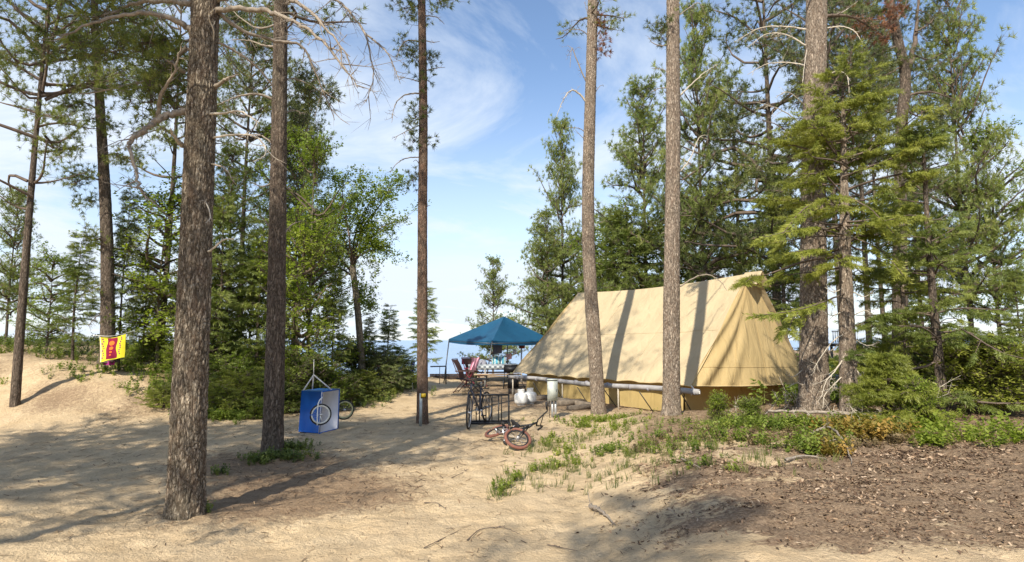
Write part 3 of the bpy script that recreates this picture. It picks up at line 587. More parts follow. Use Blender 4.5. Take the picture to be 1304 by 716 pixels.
own_tree('spruce_tree', 'small yellow-green spruce sapling low behind the fallen log', side_spot(1128, 8.6), 1.0, .08, .62, 40, 'spruce', 76, cone, [tw, M['spruce']], 'bark_dark', .02, 10, e0=.0, e1=.6, curv=.0, sub=8, per=8, tsz=.16, subl=.4, r0=.01)
own_tree('spruce_tree', 'ragged spruce with dead lower twigs standing between the bare trunks at right', side_spot(1152, 10.6), 4.0, .8, 1.2, 44, 'spruce', 77, cone, [tw, M['spruce']], 'bark_pale', .06, 16, e0=-.18, e1=.5, curv=.05, sub=10, per=12, tsz=.17, subl=.36, r0=.018, gap=.38)

# ================================================================== TREE KINDS FOR THE STAND BEHIND
def hide_src(root): return root
def proto(name, H, z0, Rad, nb, kind, seed, prof, mats, bark, rt, **kw):
    root = bpy.data.objects.new(name, None)
    P = [(0, 0, -.3), (.06, .05, H*.45), (0, 0, H*.97)]
    a = trunk(P, [rt, rt*.62, rt*.12], 20, .09, seed, .06, .008, .2).mesh('trunk', M[bark], True)
    b = crown(H, z0, Rad, nb, kind, seed, prof, **kw).mesh('crown', mats)
    return (name, a, b, H)
PR = {}
PR['pine_open'] = proto('pine_tree', 10, 3.6, 2.1, 52, 'pine', 101, egg, [tw, M['needle']], 'bark_dark', .11, e0=.05, e1=.75, curv=.05, sub=10, per=15, tsz=.115, wood=.75, gap=.36, offc=.13)
PR['pine_full'] = proto('pine_tree', 9, 1.4, 2.0, 74, 'pine', 102, lambda u: .35+1.1*(1-u)**.8*np.minimum(1, u*5+.5), [tw, M['needle_far']], 'bark_dark', .10, e0=.1, e1=.9, curv=.08, sub=9, per=11, tsz=.16, gap=.30, offc=.13)
PR['pine_dark'] = proto('pine_tree', 11, 2.2, 2.5, 64, 'pine', 103, lambda u: .4+.9*(1-u)**.6*np.minimum(1, u*4+.5), [tw, M['needle_dark']], 'bark_dark', .14, e0=-.1, e1=.6, curv=.05, sub=9, per=12, tsz=.15, gap=.36, offc=.14)
PR['spruce_dark'] = proto('spruce_tree', 8, .6, 1.6, 84, 'spruce', 104, cone, [tw, M['fir']], 'bark_dark', .10, e0=-.2, e1=.6, curv=.08, sub=9, per=8, tsz=.28, subl=.36, r0=.02)
PR['fir_thin'] = proto('fir_tree', 5, .5, .95, 62, 'spruce', 105, cone, [tw, M['fir']], 'bark_dark', .05, e0=-.05, e1=.6, curv=.05, sub=7, per=6, tsz=.24, subl=.40, r0=.012)
PR['birch'] = proto('birch_tree', 7, 1.6, 2.0, 36, 'leaf', 106, lambda u: .35+1.2*u**.5*(1-u)**.5, [tw, M['leaf']], 'bark_birch', .075, e0=.45, e1=1.0, curv=-.12, sub=9, per=16, tsz=.085, gap=.34, offc=.12, subl=.5)
PR['birch_bright'] = proto('birch_tree', 4.5, .5, 1.35, 34, 'leaf', 107, lambda u: .4+1.1*u**.5*(1-u)**.5, [tw, M['leaf_bright']], 'bark_birch', .04, e0=.3, e1=.9, curv=-.1, sub=8, per=13, tsz=.085, gap=.32, offc=.11, subl=.5)
PR['bush'] = proto('juniper_bush', 1.0, .03, .85, 46, 'spruce', 108, lambda u: 1-.55*u, [tw, M['fir']], 'bark_dark', .02, e0=.15, e1=1.0, curv=.1, sub=7, per=7, tsz=.16, subl=.42, r0=.012)
PR['shrub'] = proto('leafy_shrub', .9, .04, .7, 34, 'leaf', 109, lambda u: 1-.4*u, [tw, M['leaf']], 'bark_dark', .012, e0=.4, e1=1.1, curv=-.1, sub=7, per=9, tsz=.055, offc=.06, subl=.45, r0=.01)
PR['shrub_dark'] = proto('leafy_shrub', .8, .04, .8, 34, 'leaf', 119, lambda u: 1-.4*u, [tw, M['fir']], 'bark_dark', .012, e0=.3, e1=1.0, curv=-.1, sub=7, per=9, tsz=.05, offc=.06, subl=.45, r0=.01)
swaps = {}
def recolor(me, mat):
    key = (me.name, mat)
    if key not in swaps:
        c = me.copy(); c.materials[1] = M[mat]; swaps[key] = c
    return swaps[key]
_tr = random.Random(9)
def put(kind, label, px, y, H, wide=1., mat=None, rz=None, tilt=0, cat='tree', group=None, z=None, name=None, x=None, bark=None):
    nm, a, b, H0 = PR[kind]
    x = hit(px, y) if x is None else x; zz = gz(x, y)-.05 if z is None else z
    r = thing(name or nm, label, cat, (x, y, zz), (R(tilt), R(tilt*.6), _tr.uniform(0, 6.28) if rz is None else rz), group)
    s = H/H0; r.scale = (s*wide, s*wide, s)
    for n_, me in (('trunk', a), ('crown', recolor(b, mat) if mat else b)):
        if n_ == 'trunk' and cat != 'tree': n_ = 'stem'
        if n_ == 'crown' and cat != 'tree': n_ = 'foliage'
        o = bpy.data.objects.new(n_, me); COL.objects.link(o); o.parent = r
        if n_ in ('crown', 'foliage'): o['kind'] = 'stuff'
    return r
def topH(px, py, y): return float(W(px, py, y)[2])-gz(hit(px, y), y)
GB = 'pines and spruces in the stand behind the tent'; GL = 'trees on the bank at left'
# -- behind the canopy and the tent, left to right
B = [
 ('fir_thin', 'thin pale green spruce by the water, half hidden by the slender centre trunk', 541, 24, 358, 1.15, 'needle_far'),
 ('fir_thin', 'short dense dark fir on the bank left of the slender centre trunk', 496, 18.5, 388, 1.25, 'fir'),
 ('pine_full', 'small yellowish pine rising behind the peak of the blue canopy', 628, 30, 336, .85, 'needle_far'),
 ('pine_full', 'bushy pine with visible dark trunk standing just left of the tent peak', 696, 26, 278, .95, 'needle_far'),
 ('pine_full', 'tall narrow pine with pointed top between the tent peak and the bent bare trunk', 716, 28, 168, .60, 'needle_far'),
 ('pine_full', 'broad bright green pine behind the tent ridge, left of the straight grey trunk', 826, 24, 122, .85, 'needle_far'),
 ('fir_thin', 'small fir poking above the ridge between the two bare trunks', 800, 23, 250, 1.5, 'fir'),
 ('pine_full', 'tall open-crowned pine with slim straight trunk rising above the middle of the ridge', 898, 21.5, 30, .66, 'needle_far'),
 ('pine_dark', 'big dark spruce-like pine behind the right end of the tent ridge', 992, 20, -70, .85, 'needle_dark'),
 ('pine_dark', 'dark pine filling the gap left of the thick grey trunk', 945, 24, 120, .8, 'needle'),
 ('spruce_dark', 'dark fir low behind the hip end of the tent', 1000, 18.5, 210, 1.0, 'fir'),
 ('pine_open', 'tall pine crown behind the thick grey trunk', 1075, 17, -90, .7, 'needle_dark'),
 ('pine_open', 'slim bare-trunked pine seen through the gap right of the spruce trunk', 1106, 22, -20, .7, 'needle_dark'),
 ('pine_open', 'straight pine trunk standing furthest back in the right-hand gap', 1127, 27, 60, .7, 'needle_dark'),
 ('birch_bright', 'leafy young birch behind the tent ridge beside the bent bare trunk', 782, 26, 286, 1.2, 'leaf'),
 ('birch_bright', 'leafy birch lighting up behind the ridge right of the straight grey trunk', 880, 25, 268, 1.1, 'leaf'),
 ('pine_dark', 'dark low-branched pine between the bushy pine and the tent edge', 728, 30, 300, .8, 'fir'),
]
for kd, lb, px, y, top, wd_, mt in B: put(kd, lb, px, y, topH(px, top, y), wd_, mt, group=GB)
t8, P8, d8 = near_tree('forked dark pine at far right with brown dead needles on its left side', [(1146, 470), (1146, 260), (1149, 150), (1153, 98), (1142, 45), (1128, -20)], 0, (19, 10), 'bark_dark', 8, 30, .05, 13, .05, .008, base_y=13.0, group=GB)
px_limbs(t8, d8, [([(1153, 100), (1164, 62), (1168, 20), (1172, -40)], .07, .2, 8), ([(1155, 122), (1172, 118), (1192, 118), (1215, 126)], .03, -.4, 10), ([(1152, 140), (1175, 150), (1200, 152)], .02, .4, 10), ([(1146, 180), (1170, 190), (1195, 186)], .018, .3, 8), ([(1140, 60), (1118, 66), (1096, 84)], .025, .4, 12), ([(1134, 20), (1112, 14), (1090, 22)], .02, .2, 10), ([(1166, 40), (1184, 30), (1200, 8)], .02, .2, 10), ([(1148, 85), (1126, 96), (1108, 92)], .018, -.3, 10), ([(1164, 70), (1182, 76), (1204, 66)], .018, .3, 10), ([(1140, 30), (1152, 8), (1156, -10)], .02, .2, 8), ([(1146, 230), (1166, 246), (1186, 244)], .016, .3, 8), ([(1145, 280), (1126, 292), (1108, 288)], .014, .3, 8)], 'twig', 81, tl=.5)
foliage_on(t8, d8, [(1178, 90, 34, 26, 0, 170), (1190, 140, 26, 20, .3, 130), (1120, 84, 26, 16, 0, 110), (1110, 20, 30, 24, 0, 150), (1182, 30, 26, 30, .3, 150), (1150, 10, 26, 24, .4, 90), (1180, 200, 26, 20, .4, 90), (1184, 245, 20, 16, .4, 70)], 82, 'needle_dark', tsz=.11)
foliage_on(t8, d8, [(1122, 38, 16, 14, -.3, 90), (1098, 30, 14, 12, -.3, 70), (1136, 18, 8, 10, -.3, 40)], 83, 'needle_red', 'dead_foliage', .11)
t9, P9, d9 = near_tree('tall pine with dark trunk beside the hanging beach towel', [(138, 455), (136, 300), (130, 180), (124, 80), (120, 0)], 0, (17, 8), 'bark_dark', 9, 40, .04, 12, .05, .008, base_y=13.3, group='trees on the bank at left')
px_limbs(t9, d9, [([(134, 300), (120, 306), (104, 300)], .014, -.3, 10), ([(136, 360), (120, 366), (100, 378)], .012, -.3, 10), ([(130, 200), (150, 196), (176, 206)], .018, -.3, 12), ([(130, 230), (112, 226), (92, 236)], .018, -.3, 12), ([(126, 120), (146, 108), (172, 112)], .02, -.3, 12), ([(126, 140), (104, 130), (80, 140)], .02, -.3, 12), ([(122, 60), (146, 44), (168, 48)], .02, -.3, 12), ([(122, 40), (100, 28), (78, 36)], .02, .3, 12), ([(137, 395), (122, 404), (112, 416)], .01, -.2, 8)], 'twig', 84, tl=.5)
foliage_on(t9, d9, [(165, 200, 24, 12, -.2, 110), (100, 230, 24, 12, -.2, 100), (160, 108, 28, 14, -.2, 130), (90, 134, 28, 14, -.2, 120), (158, 46, 28, 14, -.2, 120), (90, 34, 26, 14, .2, 120), (112, 302, 16, 9, -.2, 60), (112, 370, 14, 8, -.2, 40), (140, 160, 20, 10, -.2, 60), (120, 255, 16, 8, 0, 50)], 85, 'needle', tsz=.11)
high_crown(t9, P9, 7.6, 12, 1.9, 26, 86, gap=.42)
# -- left bank
Lf = [
 ('pine_full', 'light pine whose tip shows just right of the mid-sized dark trunk', 376, 20, 120, .7, 'needle_far'),
 ('fir_thin', 'thin dark fir next to the towel pine', 154, 13.6, 232, .6, 'needle_dark'),
 ('pine_open', 'open dark pine above the sand mound, behind the thickest trunk', 205, 18, -40, .7, 'needle'),
 ('birch_bright', 'bright leafy birch on the crest just left of the thickest trunk', 203, 14.2, 255, 1.25, 'leaf_bright'),
 ('fir_thin', 'broken young fir on the sand crest left of the thickest trunk', 182, 14.4, 322, 1.1, 'fir'),
 ('pine_open', 'pine whose crown fills the gap between the two left trunks', 305, 18, 20, .75, 'needle'),
 ('pine_full', 'mid-green pine low between the two left trunks', 286, 15, 200, .9, 'fir'),
 ('fir_thin', 'slender fir just right of the thickest trunk', 276, 14, 250, 1.0, 'fir'),
 ('fir_thin', 'slender fir just left of the mid-sized dark trunk', 330, 14.5, 280, 1.2, 'fir'),
 ('birch_bright', 'bright birch low between the two left trunks', 318, 16, 330, 1.1, 'leaf'),
 ('birch', 'leafy birch right behind the mid-sized dark trunk', 392, 15.5, 210, .9, 'leaf'),
 ('birch_bright', 'bright green birch right of the mid-sized dark trunk', 382, 14.6, 300, 1.0, 'leaf_bright'),
 ('pine_open', 'small dark pine whose tip shows beside the mid-sized trunk', 372, 19, 150, .55, 'needle_dark'),
 ('fir_thin', 'dark fir on the bank behind the blue cube', 425, 15.5, 340, .9, 'fir'),
 ('fir_thin', 'spindly fir right of the leaning pale birch trunk', 470, 17.5, 398, 1.0, 'fir'),
 ('pine_full', 'low dark pine on the bank behind the sand mound', 238, 17.5, 290, 1.0, 'fir'),
 ('birch', 'tall leafy birch at the back of the left stand', 350, 18.5, 195, .9, 'leaf'),
]
for kd, lb, px, y, top, wd_, mt in Lf: put(kd, lb, px, y, topH(px, top, y), wd_, mt, group=GL)
# the leaning birch with its open crown over the water
rb = thing('birch_tree', 'leaning pale-trunked birch whose open crown reaches out over the clearing', 'tree', tuple(map(float, side_spot(461, 16.8))), group=GL)
rng = np.random.default_rng(81); d = 16.8
mb = trunk([W(461, 470, d), W(456, 400, d), (W(449, 338, d)+[0, 0, 0])], [.10, .095, .085], 24, .05, 81, .05, .005, .1)
part('trunk', mb, M['bark_birch'], rb, True)
mb = MB(); ends = []
for pts in ([(449, 340), (462, 318), (486, 290), (520, 278)], [(449, 340), (452, 300), (470, 262), (508, 236)], [(449, 340), (440, 310), (420, 280), (398, 262)], [(449, 340), (444, 300), (436, 250), (440, 226)], [(450, 352), (430, 340), (404, 330), (388, 322)], [(450, 330), (470, 320), (500, 312)], [(449, 345), (455, 370), (475, 392)], [(449, 330), (462, 290), (488, 256), (500, 226)], [(450, 350), (425, 320), (405, 290), (385, 240)], [(449, 338), (460, 300), (455, 262), (468, 236)]):
    P = [W(a, b, d+rng.normal()*.5*(i > 0)) for i, (a, b) in enumerate(pts)]; C = limb(mb, P, .03, rng, 0)
    for _ in range(17):
        i = rng.integers(6, len(C)); a = C[i]; b = a+rng.normal(size=3)*[.34, .34, .26]; mb.segs([a], [b], .007, .003, 3); ends += [a+(b-a)*s for s in (.55, .75, .9, 1)]
E = np.array(ends); E = E[np.repeat(np.arange(len(E)), 5)]; E = E+rng.normal(size=E.shape)*.10
mb.stamp(*LCS, E, np.array([0, 0, 1.])+rng.normal(size=E.shape)*.5, .085*rng.uniform(.7, 1.2, len(E)), rng, 1)
part('crown', mb, [tw, M['leaf']], rb, False, 'stuff')
# -- low growth on the bank behind the clearing
k_ = 0
bush = [(262, 12.8, .9, 'bush', 'fir'), (285, 12.5, .75, 'bush', 'spruce'), (310, 12.9, 1.1, 'bush', 'spruce'), (330, 12.4, .6, 'shrub', 'leaf'), (300, 13.8, 1.4, 'shrub', 'leaf'), (272, 14.2, 1.5, 'bush', 'fir'), (338, 13.6, 1.3, 'bush', 'fir'), (212, 12.2, .55, 'bush', 'spruce'),
        (372, 13.4, 1.0, 'bush', 'fir'), (392, 13.9, 1.1, 'shrub_dark', 'fir'), (416, 14.6, 1.1, 'shrub', 'leaf'), (440, 15.2, 1.0, 'shrub_dark', 'fir'), (462, 16.2, 1.0, 'bush', 'spruce'), (484, 17.2, 1.1, 'bush', 'needle_dark'), (505, 18.4, 1.2, 'bush', 'fir'), (520, 19.4, .9, 'shrub', 'leaf'),
        (362, 14.8, 1.3, 'bush', 'spruce'), (404, 15.6, 1.3, 'shrub', 'leaf'), (452, 17.2, 1.3, 'shrub', 'leaf'), (428, 13.9, .6, 'shrub', 'leaf'), (476, 16.0, .6, 'shrub_dark', 'fir'), (455, 15.2, .5, 'bush', 'fir'),
        (176, 14.6, .7, 'shrub', 'leaf_bright'), (200, 14.4, .8, 'shrub', 'leaf'), (228, 14.0, .8, 'shrub', 'leaf_bright'), (150, 14.8, .6, 'bush', 'fir'), (246, 13.2, 1.1, 'bush', 'fir')]
near_ = {0: 'at the foot of the sand mound'}
lab = ['low dark juniper bush beside the thickest trunk, right of the sand mound', 'yellow-green juniper bush in front of the shrub bank between the two left trunks', 'dark spreading bush mid-way between the two left trunks', 'small leafy shrub at the sand edge left of the mid-sized trunk', 'taller bush behind the spreading one between the two left trunks', 'tall dark bush behind the juniper next to the thickest trunk', 'dark bush directly behind the mid-sized trunk', 'small yellow-green juniper alone on the sand mound slope',
       'dark bush just left of the blue cube', 'dark rounded shrub right behind the blue cube', 'spreading bush right of the blue cube rope', 'dark shrub on the bank right of the bicycle wheel', 'bush at the foot of the leaning birch', 'darkest bush under the short dense fir', 'bush at the end of the bank left of the centre trunk', 'leafy shrub at the end of the bank beside the blue flag',
       'light bush behind the bank left of the cube rope', 'leafy shrub higher on the bank behind the cube', 'leafy shrub behind the leaning birch foot', 'small leafy shrub at the sand edge behind the cube', 'little dark shrub at the sand edge below the leaning birch', 'little juniper at the sand edge between cube and centre trunk',
       'bright leafy shrub on the sand crest next to the towel', 'leafy shrub on the sand crest midway to the thickest trunk', 'bright shrub on the crest touching the thickest trunk', 'dark little bush under the hanging towel', 'dark bush peeking out right behind the thickest trunk']
put('shrub', 'bright green upright shrub in front of the shaded end wall of the tent', 912, 9.7, .36, 1.0, 'leaf_bright', cat='bush', group='bushes before the tent')
put('shrub', 'low green shrub between the tent end and the thick grey trunk', 952, 9.4, .30, 1.4, 'leaf', cat='bush', group='bushes before the tent')
put('shrub', 'broad-leaved bright shrub at the end of the fallen log', 1166, 8.3, .50, 1.1, 'leaf_bright', cat='bush', group='bushes before the tent')
for (px, y, h, kd, mt), lb in zip(bush, lab): put(kd, lb, px, y, h*.70*_tr.uniform(.75, 1.25), 1.35, mt, cat='bush', group='bushes on the bank by the lake')
# -- beside the picture's real edges the stand goes on
ed = [('pine_open', 'pine with grey trunk second from the left edge', 26, 12, -100, .8, 'needle'), ('fir_thin', 'young fir low at the far left', 95, 14.5, 300, 1.2, 'fir'), ('birch_bright', 'young birch low at the far left edge', 60, 16, 330, 1.2, 'leaf'), ('pine_full', 'small pine low at the far left behind the sand crest', 8, 17, 250, .8, 'needle_far'),
      ('pine_full', 'green pine at the far right behind the edge spruce', 1240, 15, 0, .6, 'needle_far'), ('birch', 'leafy birch at the right edge', 1275, 15, 190, .9, 'leaf'), ('spruce_dark', 'dense spruce low at the right edge', 1298, 11.5, 330, .9, 'fir'),
      ('spruce_dark', 'dense dark spruce behind the ragged spruce at right', 1176, 16, 170, .8, 'fir')]
for kd, lb, px, y, top, wd_, mt in ed: put(kd, lb, px, y, topH(px, top, y), wd_, mt, group='trees at the edges of the view')
rb_ = [(1090, 16, 1.3), (1110, 13, 1.0), (1135, 12, 1.2), (1160, 13, 1.5), (1066, 14.5, .9), (1185, 11.5, 1.5), (1150, 17, 1.6), (1225, 9.3, 1.2), (1262, 9, 1.2), (1296, 9.5, 1.3), (1100, 20, 1.4), (1125, 19, 1.4)]
rl = ['bush far behind the spruce trunk at right', 'bush in the gap right of the spruce trunk', 'bush under the ragged spruce', 'bush behind the ragged spruce', 'low bush seen between the thick trunk and the spruce trunk', 'bush beneath the right edge spruce', 'tall bush deep in the stand at right', 'bush at the right edge by the litter', 'second bush at the right edge', 'outermost bush at the right edge', 'furthest bush in the right gap', 'bush beside the furthest one in the right gap']
for (px, y, h), lb in zip(rb_, rl): put('bush' if h not in (1.2, 1.5) else 'shrub', lb, px, y, h*.72, 1.3, 'spruce' if h < 1.35 else 'fir', cat='bush', group='bushes at the right')
# -- pines behind the camera, whose shade falls on the sand
for kd, x, y, H, w_, lb in [('pine_open', -7.4, 1.2, 10, 1.1, 'pine just outside the left edge, shading the sand by the thickest trunk'), ('pine_open', -5.7, 1.6, 9.5, 1.0, 'pine close to the camera at left, shading the path to the blue cube'), ('pine_dark', -10.2, 2.4, 11, 1.0, 'pine outside the left edge beyond the sand mound'),
                            ('pine_open', -9.2, -.4, 11, 1.1, 'pine further back at the left outside the view'), ('pine_open', -2.4, -3.4, 8.4, .85, 'pine behind the camera, shading the sand before the wood chips')]:
    put(kd, lb, 0, y, H, w_, None, group='pines around the camera', x=x)

# ================================================================== TENT
def canvas(name, c0, c1, amt):
    k = NM(name); o = k.obj(); n = k.noise(1.4, 4, .5, o); w = k.noise(3.5, 3, .5, k.obj((1, 1, .25)), .8); f = k.noise(160, 2, .5, o)
    col = k.ramp(n, [(.3, c0), (.7, c1)]); st_ = k.noise(2.6, 6, .7, k.obj((1, 1, .5)), 1.)
    col = k.mix(k.math('MULTIPLY', k.ramp(st_, [(.52, (0, 0, 0)), (.72, (1, 1, 1))]), .22), col, tuple(q*.6 for q in c0))
    k.fin(col, .85, k.bump(f, .12, .002, k.bump(w, .8, .07, k.bump(k.noise(9, 4, .6, k.obj((1, 1, .4)), 1.2), .35, .02))), .15); return k.thin(col, amt, tuple(x*y for x, y in zip(c1, (1.0, .85, .55))))
M['canvas'] = canvas('canvas', (.485, .39, .25), (.545, .445, .285), .14)
M['canvas_end'] = canvas('canvas_end', (.50, .375, .185), (.55, .415, .21), .22)
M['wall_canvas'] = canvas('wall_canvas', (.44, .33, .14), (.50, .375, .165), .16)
M['hem'] = simple('hem', (.47, .36, .19), .85)
Cn, Lf_, Rn = np.array([3.95, 13.0, .60]), np.array([.02, 18.6, .60]), np.array([7.75, 15.2, .62])
Cn = W(880, 491, 13.0); Lf_ = W(653, 474, 18.4); Rn = W(1028, 486, 15.2); Wd = Rn-Cn; Bk = Lf_+Wd*.98
A1 = W(969, 347, 14.2); B1 = W(736, 373, 19.4)
tent = thing('canvas_tent', 'large tan canvas tent with steep roof and low mustard walls behind the bare pines', 'tent', (float(Cn[0]), float(Cn[1]), gz(Cn[0], Cn[1])))
def roof(P00, P01, P10, P11, nu, nv, sag, fn=None, scal=0):
    """P00-P01 along the ridge, P10-P11 along the eave"""
    u = np.linspace(0, 1, nu)[None, :, None]; v = np.linspace(0, 1, nv)[:, None, None]
    P = (P00*(1-u)+P01*u)*(1-v)+(P10*(1-u)+P11*u)*v
    N_ = np.cross(P01-P00, P10-P00); N_ /= np.linalg.norm(N_); 
    if N_[1] > 0: N_ = -N_
    uu, vv = u[..., 0]+0*v[..., 0], v[..., 0]+0*u[..., 0]
    off = -sag*np.sin(math.pi*vv**.8)*(.6+.4*np.sin(math.pi*uu))
    if fn is not None: off = off+fn(uu, vv)
    P = P+N_*off[..., None]
    P[..., 2] -= .10*np.sin(math.pi*uu)*(1-vv)**2
    if scal: P[..., 2] += scal*vv**8*(np.abs(np.sin(uu*math.pi*9))-.5)
    return P
def folds1(u, v):                                                      # stretch folds running into the near corner
    r = .050*np.sin((u*1.0-(1-v)*.34)*44)*S((u-.66)*4)*(v**1.2)*S((1-u)*12)+.02*fbm(u*5, v*5, 0, 3)+.010*np.exp(-((v-.52)/.006)**2)
    return r+.012*np.sin(u*9)*v
front = roof(B1, A1-(A1-B1)*.055, Lf_, Cn, 170, 70, .10, folds1, .035)
mb = MB(); mb.grid(front); part('roof_panel', mb, M['canvas'], tent, True, label='sunlit front slope of the tent roof')
mb = MB(); mb.grid(roof(A1-(A1-B1)*.02, B1, Rn, Bk, 60, 24, .10)); part('roof_panel', mb, M['canvas'], tent, True, label='rear slope of the tent roof')
Ap = A1-(A1-B1)*.055; 
def folds2(u, v): return .045*np.abs(np.sin((u*3.4+.1)*math.pi))*v*(1-v*.35)+.055*np.sin((u-.30*(1-v))*34)*S((.45-u)*4)*v+.012*fbm(u*6, v*3, 0, 4)-.0+.16*np.sin(math.pi*np.clip((v-.70)/.3, 0, 1))*0
def end_panel(T0, T1, E0, E1, nu=90, nv=60):
    u = np.linspace(0, 1, nu)[None, :, None]; v = np.linspace(0, 1, nv)[:, None, None]
    P = (T0*(1-u)+T1*u)*(1-v)+(E0*(1-u)+E1*u)*v
    N_ = np.cross(E1-E0, T0-E0); N_ /= np.linalg.norm(N_)
    if N_[1] > 0: N_ = -N_
    uu, vv = u[..., 0]+0*v[..., 0], v[..., 0]+0*u[..., 0]
    P = P+N_*(folds2(uu, vv)+.22*np.sin(math.pi*uu)*vv**1.6*(vv < 2))[..., None]
    P[..., 2] -= .05*np.sin(math.pi*uu)*vv**4
    return P
T0 = Ap+(Cn-Ap)*.035; T1 = Ap+(Rn-Ap)*.05+(A1-B1)*.005
EP = end_panel(T0, T1, Cn, Rn); mb = MB(); mb.grid(EP); part('end_panel', mb, M['canvas_end'], tent, True)
mb = MB(); mb.grid(end_panel(B1, B1+(Bk-B1)*.02, Lf_, Bk, 40, 30)*[1, 1, 1]); part('end_panel', mb, M['canvas_end'], tent, True)
# hood over the vent at the top of the end
hd = (A1-B1)/np.linalg.norm(A1-B1); dn1 = (Cn-A1)/np.linalg.norm(Cn-A1); dn2 = (Rn-A1)/np.linalg.norm(Rn-A1)
mb = MB(); u = np.linspace(-1, 1, 21); rows = []
for t in np.linspace(0, 1, 9):
    base = A1-hd*.42+hd*(.46)*t
    w_ = .30+.16*t
    rows.append([base+(dn1 if a < 0 else dn2)*abs(a)*w_+hd*.10*t*(1-abs(a))*0+np.array([0, 0, .02+.02*(1-abs(a))])+hd*.06*abs(a)*t for a in u])
mb.grid(np.array(rows)); part('vent_hood', mb, M['canvas'], tent, True)
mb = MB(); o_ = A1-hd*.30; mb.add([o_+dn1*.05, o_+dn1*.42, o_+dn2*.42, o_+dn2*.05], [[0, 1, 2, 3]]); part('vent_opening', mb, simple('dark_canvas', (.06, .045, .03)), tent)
# seams and hems
mb = MB()
mb.tube(front[:, -1]+[0, -.006, .004], .014, 6); mb.tube(front[-1]+[0, -.005, -.01], .014, 6)
part('hem', mb, M['hem'], tent, True)
mb = MB(); mb.tube(EP[-1]+[0, -.004, -.01], .014, 6); part('hem', mb, M['hem'], tent, True)
for ui in (20, 62, 118):
    mb = MB(); mb.tube(front[:-1, ui]+[-.002, -.003, .002], .005, 5); part('seam', mb, M['canvas'], tent, True)
mb = MB(); mb.tube(front[36, 2:-2]+[0, -.003, .002], .005, 5); part('seam', mb, M['canvas'], tent, True)
for ui in (24, 50, 66):
    mb = MB(); mb.tube(EP[:-1, ui]+[0, -.004, 0], .006, 5); part('seam', mb, M['canvas_end'], tent, True)
mb = MB(); mb.tube(EP[50, 1:-1]+[0, -.004, 0], .006, 5); part('seam', mb, M['canvas_end'], tent, True)
# walls set back under the fly
ctr = (Cn+Bk)/2
def inset(p, k=.36):
    d = ctr-p; d[2] = 0; return p+d/np.linalg.norm(d)*k*1.35
def wall(a, b, lab=None, n=90):
    t = np.linspace(0, 1, n)[:, None]; top = inset(a)*(1-t)+inset(b)*t; top[:, 2] += .06
    dr = (b-a)/np.linalg.norm(b-a); nn = np.array([dr[1], -dr[0], 0]); nn = nn if nn @ (ctr-a) < 0 else -nn
    rows = []
    for z in np.linspace(0, 1, 14):
        p = top.copy(); p[:, 2] = top[:, 2]*(1-z)+(terrain(top[:, 0], top[:, 1])-.12)*z if False else top[:, 2]*(1-z)-.12*z
        tt = t[:, 0]; p = p+nn*((.022*np.sin(tt*34)*z+.02*fbm(tt*14, z*3, 0, 6)+.05*z)[:, None]); rows.append(p)
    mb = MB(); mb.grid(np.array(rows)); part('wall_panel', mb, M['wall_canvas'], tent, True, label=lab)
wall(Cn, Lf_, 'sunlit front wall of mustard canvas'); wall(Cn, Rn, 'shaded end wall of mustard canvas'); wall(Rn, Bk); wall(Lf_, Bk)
mb = MB(); q = np.array([inset(Cn), inset(Rn), inset(Bk), inset(Lf_)]); q[:, 2] = .03; mb.add(q, [[0, 1, 2, 3]]); part('floor_sheet', mb, simple('dark_floor', (.10, .08, .06)), tent)
# long pole lashed along the front of the tent
pa, pb = W(648, 480, 17.7), W(890, 500, 12.35)
pl_ = thing('pole', 'long grey round pole running level along the front of the tent', 'pole', (float(pb[0]), float(pb[1]), 0))
t = np.linspace(0, 1, 40)[:, None]; C_ = pa*(1-t)+pb*t; C_[:, 2] += .02*np.sin(t[:, 0]*9)
mb = MB(); mb.tube(C_, np.linspace(.050, .060, 40), 14); part('shaft', mb, simple('pole_wood', (.31, .30, .30), .8, .22, 6, bump=.3), pl_, True)
mw = simple('lashing', (.26, .25, .27), .8)
for s in (.07, .13, .2, .27, .35, .44, .5, .61, .72, .8, .93, .985):
    c = pa*(1-s)+pb*s; ax = (pb-pa)/np.linalg.norm(pb-pa); mb = MB(); mb.tube([c-ax*.03, c+ax*.03], .062, 12); part('lashing', mb, mw, pl_, True)
for s in (.03, .36, .66):                                       # the forked posts that carry it
    c = pa*(1-s)+pb*s; mb = MB(); mb.tube([[c[0], c[1], gz(c[0], c[1])-.1], c-[0, 0, .05]], .018, 8); part('post', mb, M['deadpale'], pl_, True)
for i, (x0, y0, x1, y1, yy0, yy1) in enumerate([(664, 485, 672, 502, 17.3, 17.6), (679, 487, 693, 511, 16.6, 16.9), (707, 490, 719, 513, 15.9, 16.1), (735, 493, 753, 521, 15.2, 15.4), (769, 496, 789, 524, 14.5, 14.7), (814, 499, 834, 528, 13.6, 13.8), (869, 504, 885, 532, 12.7, 13.0)]):
    a, b = W(x0, y0, yy0), W(x1, y1, yy1); mb = MB(); mb.tube([a, b], .012, 6)
    tag(part('guy_strap', mb, simple('strap_dark', (.035, .035, .035))), ['dark strap slanting from the pole at its far left end', 'dark strap slanting down beside the white gas bottles', 'dark strap just right of the grey utility box', 'dark strap left of the bent bare trunk', 'dark strap between the two bare trunks, nearer the bent one', 'dark strap between the two bare trunks, nearer the straight one', 'dark strap slanting down right of the straight grey trunk'][i], 'strap', 'straps from pole to tent wall')
mb = MB(); rp = simple('rope_white', (.75, .73, .68))
e = pb; c0_ = Cn+[0, -.02, -.0]
for s in (0, .02, -.02): mb.tube(smoothline([e+[0, -.07, s], (e+c0_)/2+[0, 0, -.03+s], c0_], 5), .008, 5)
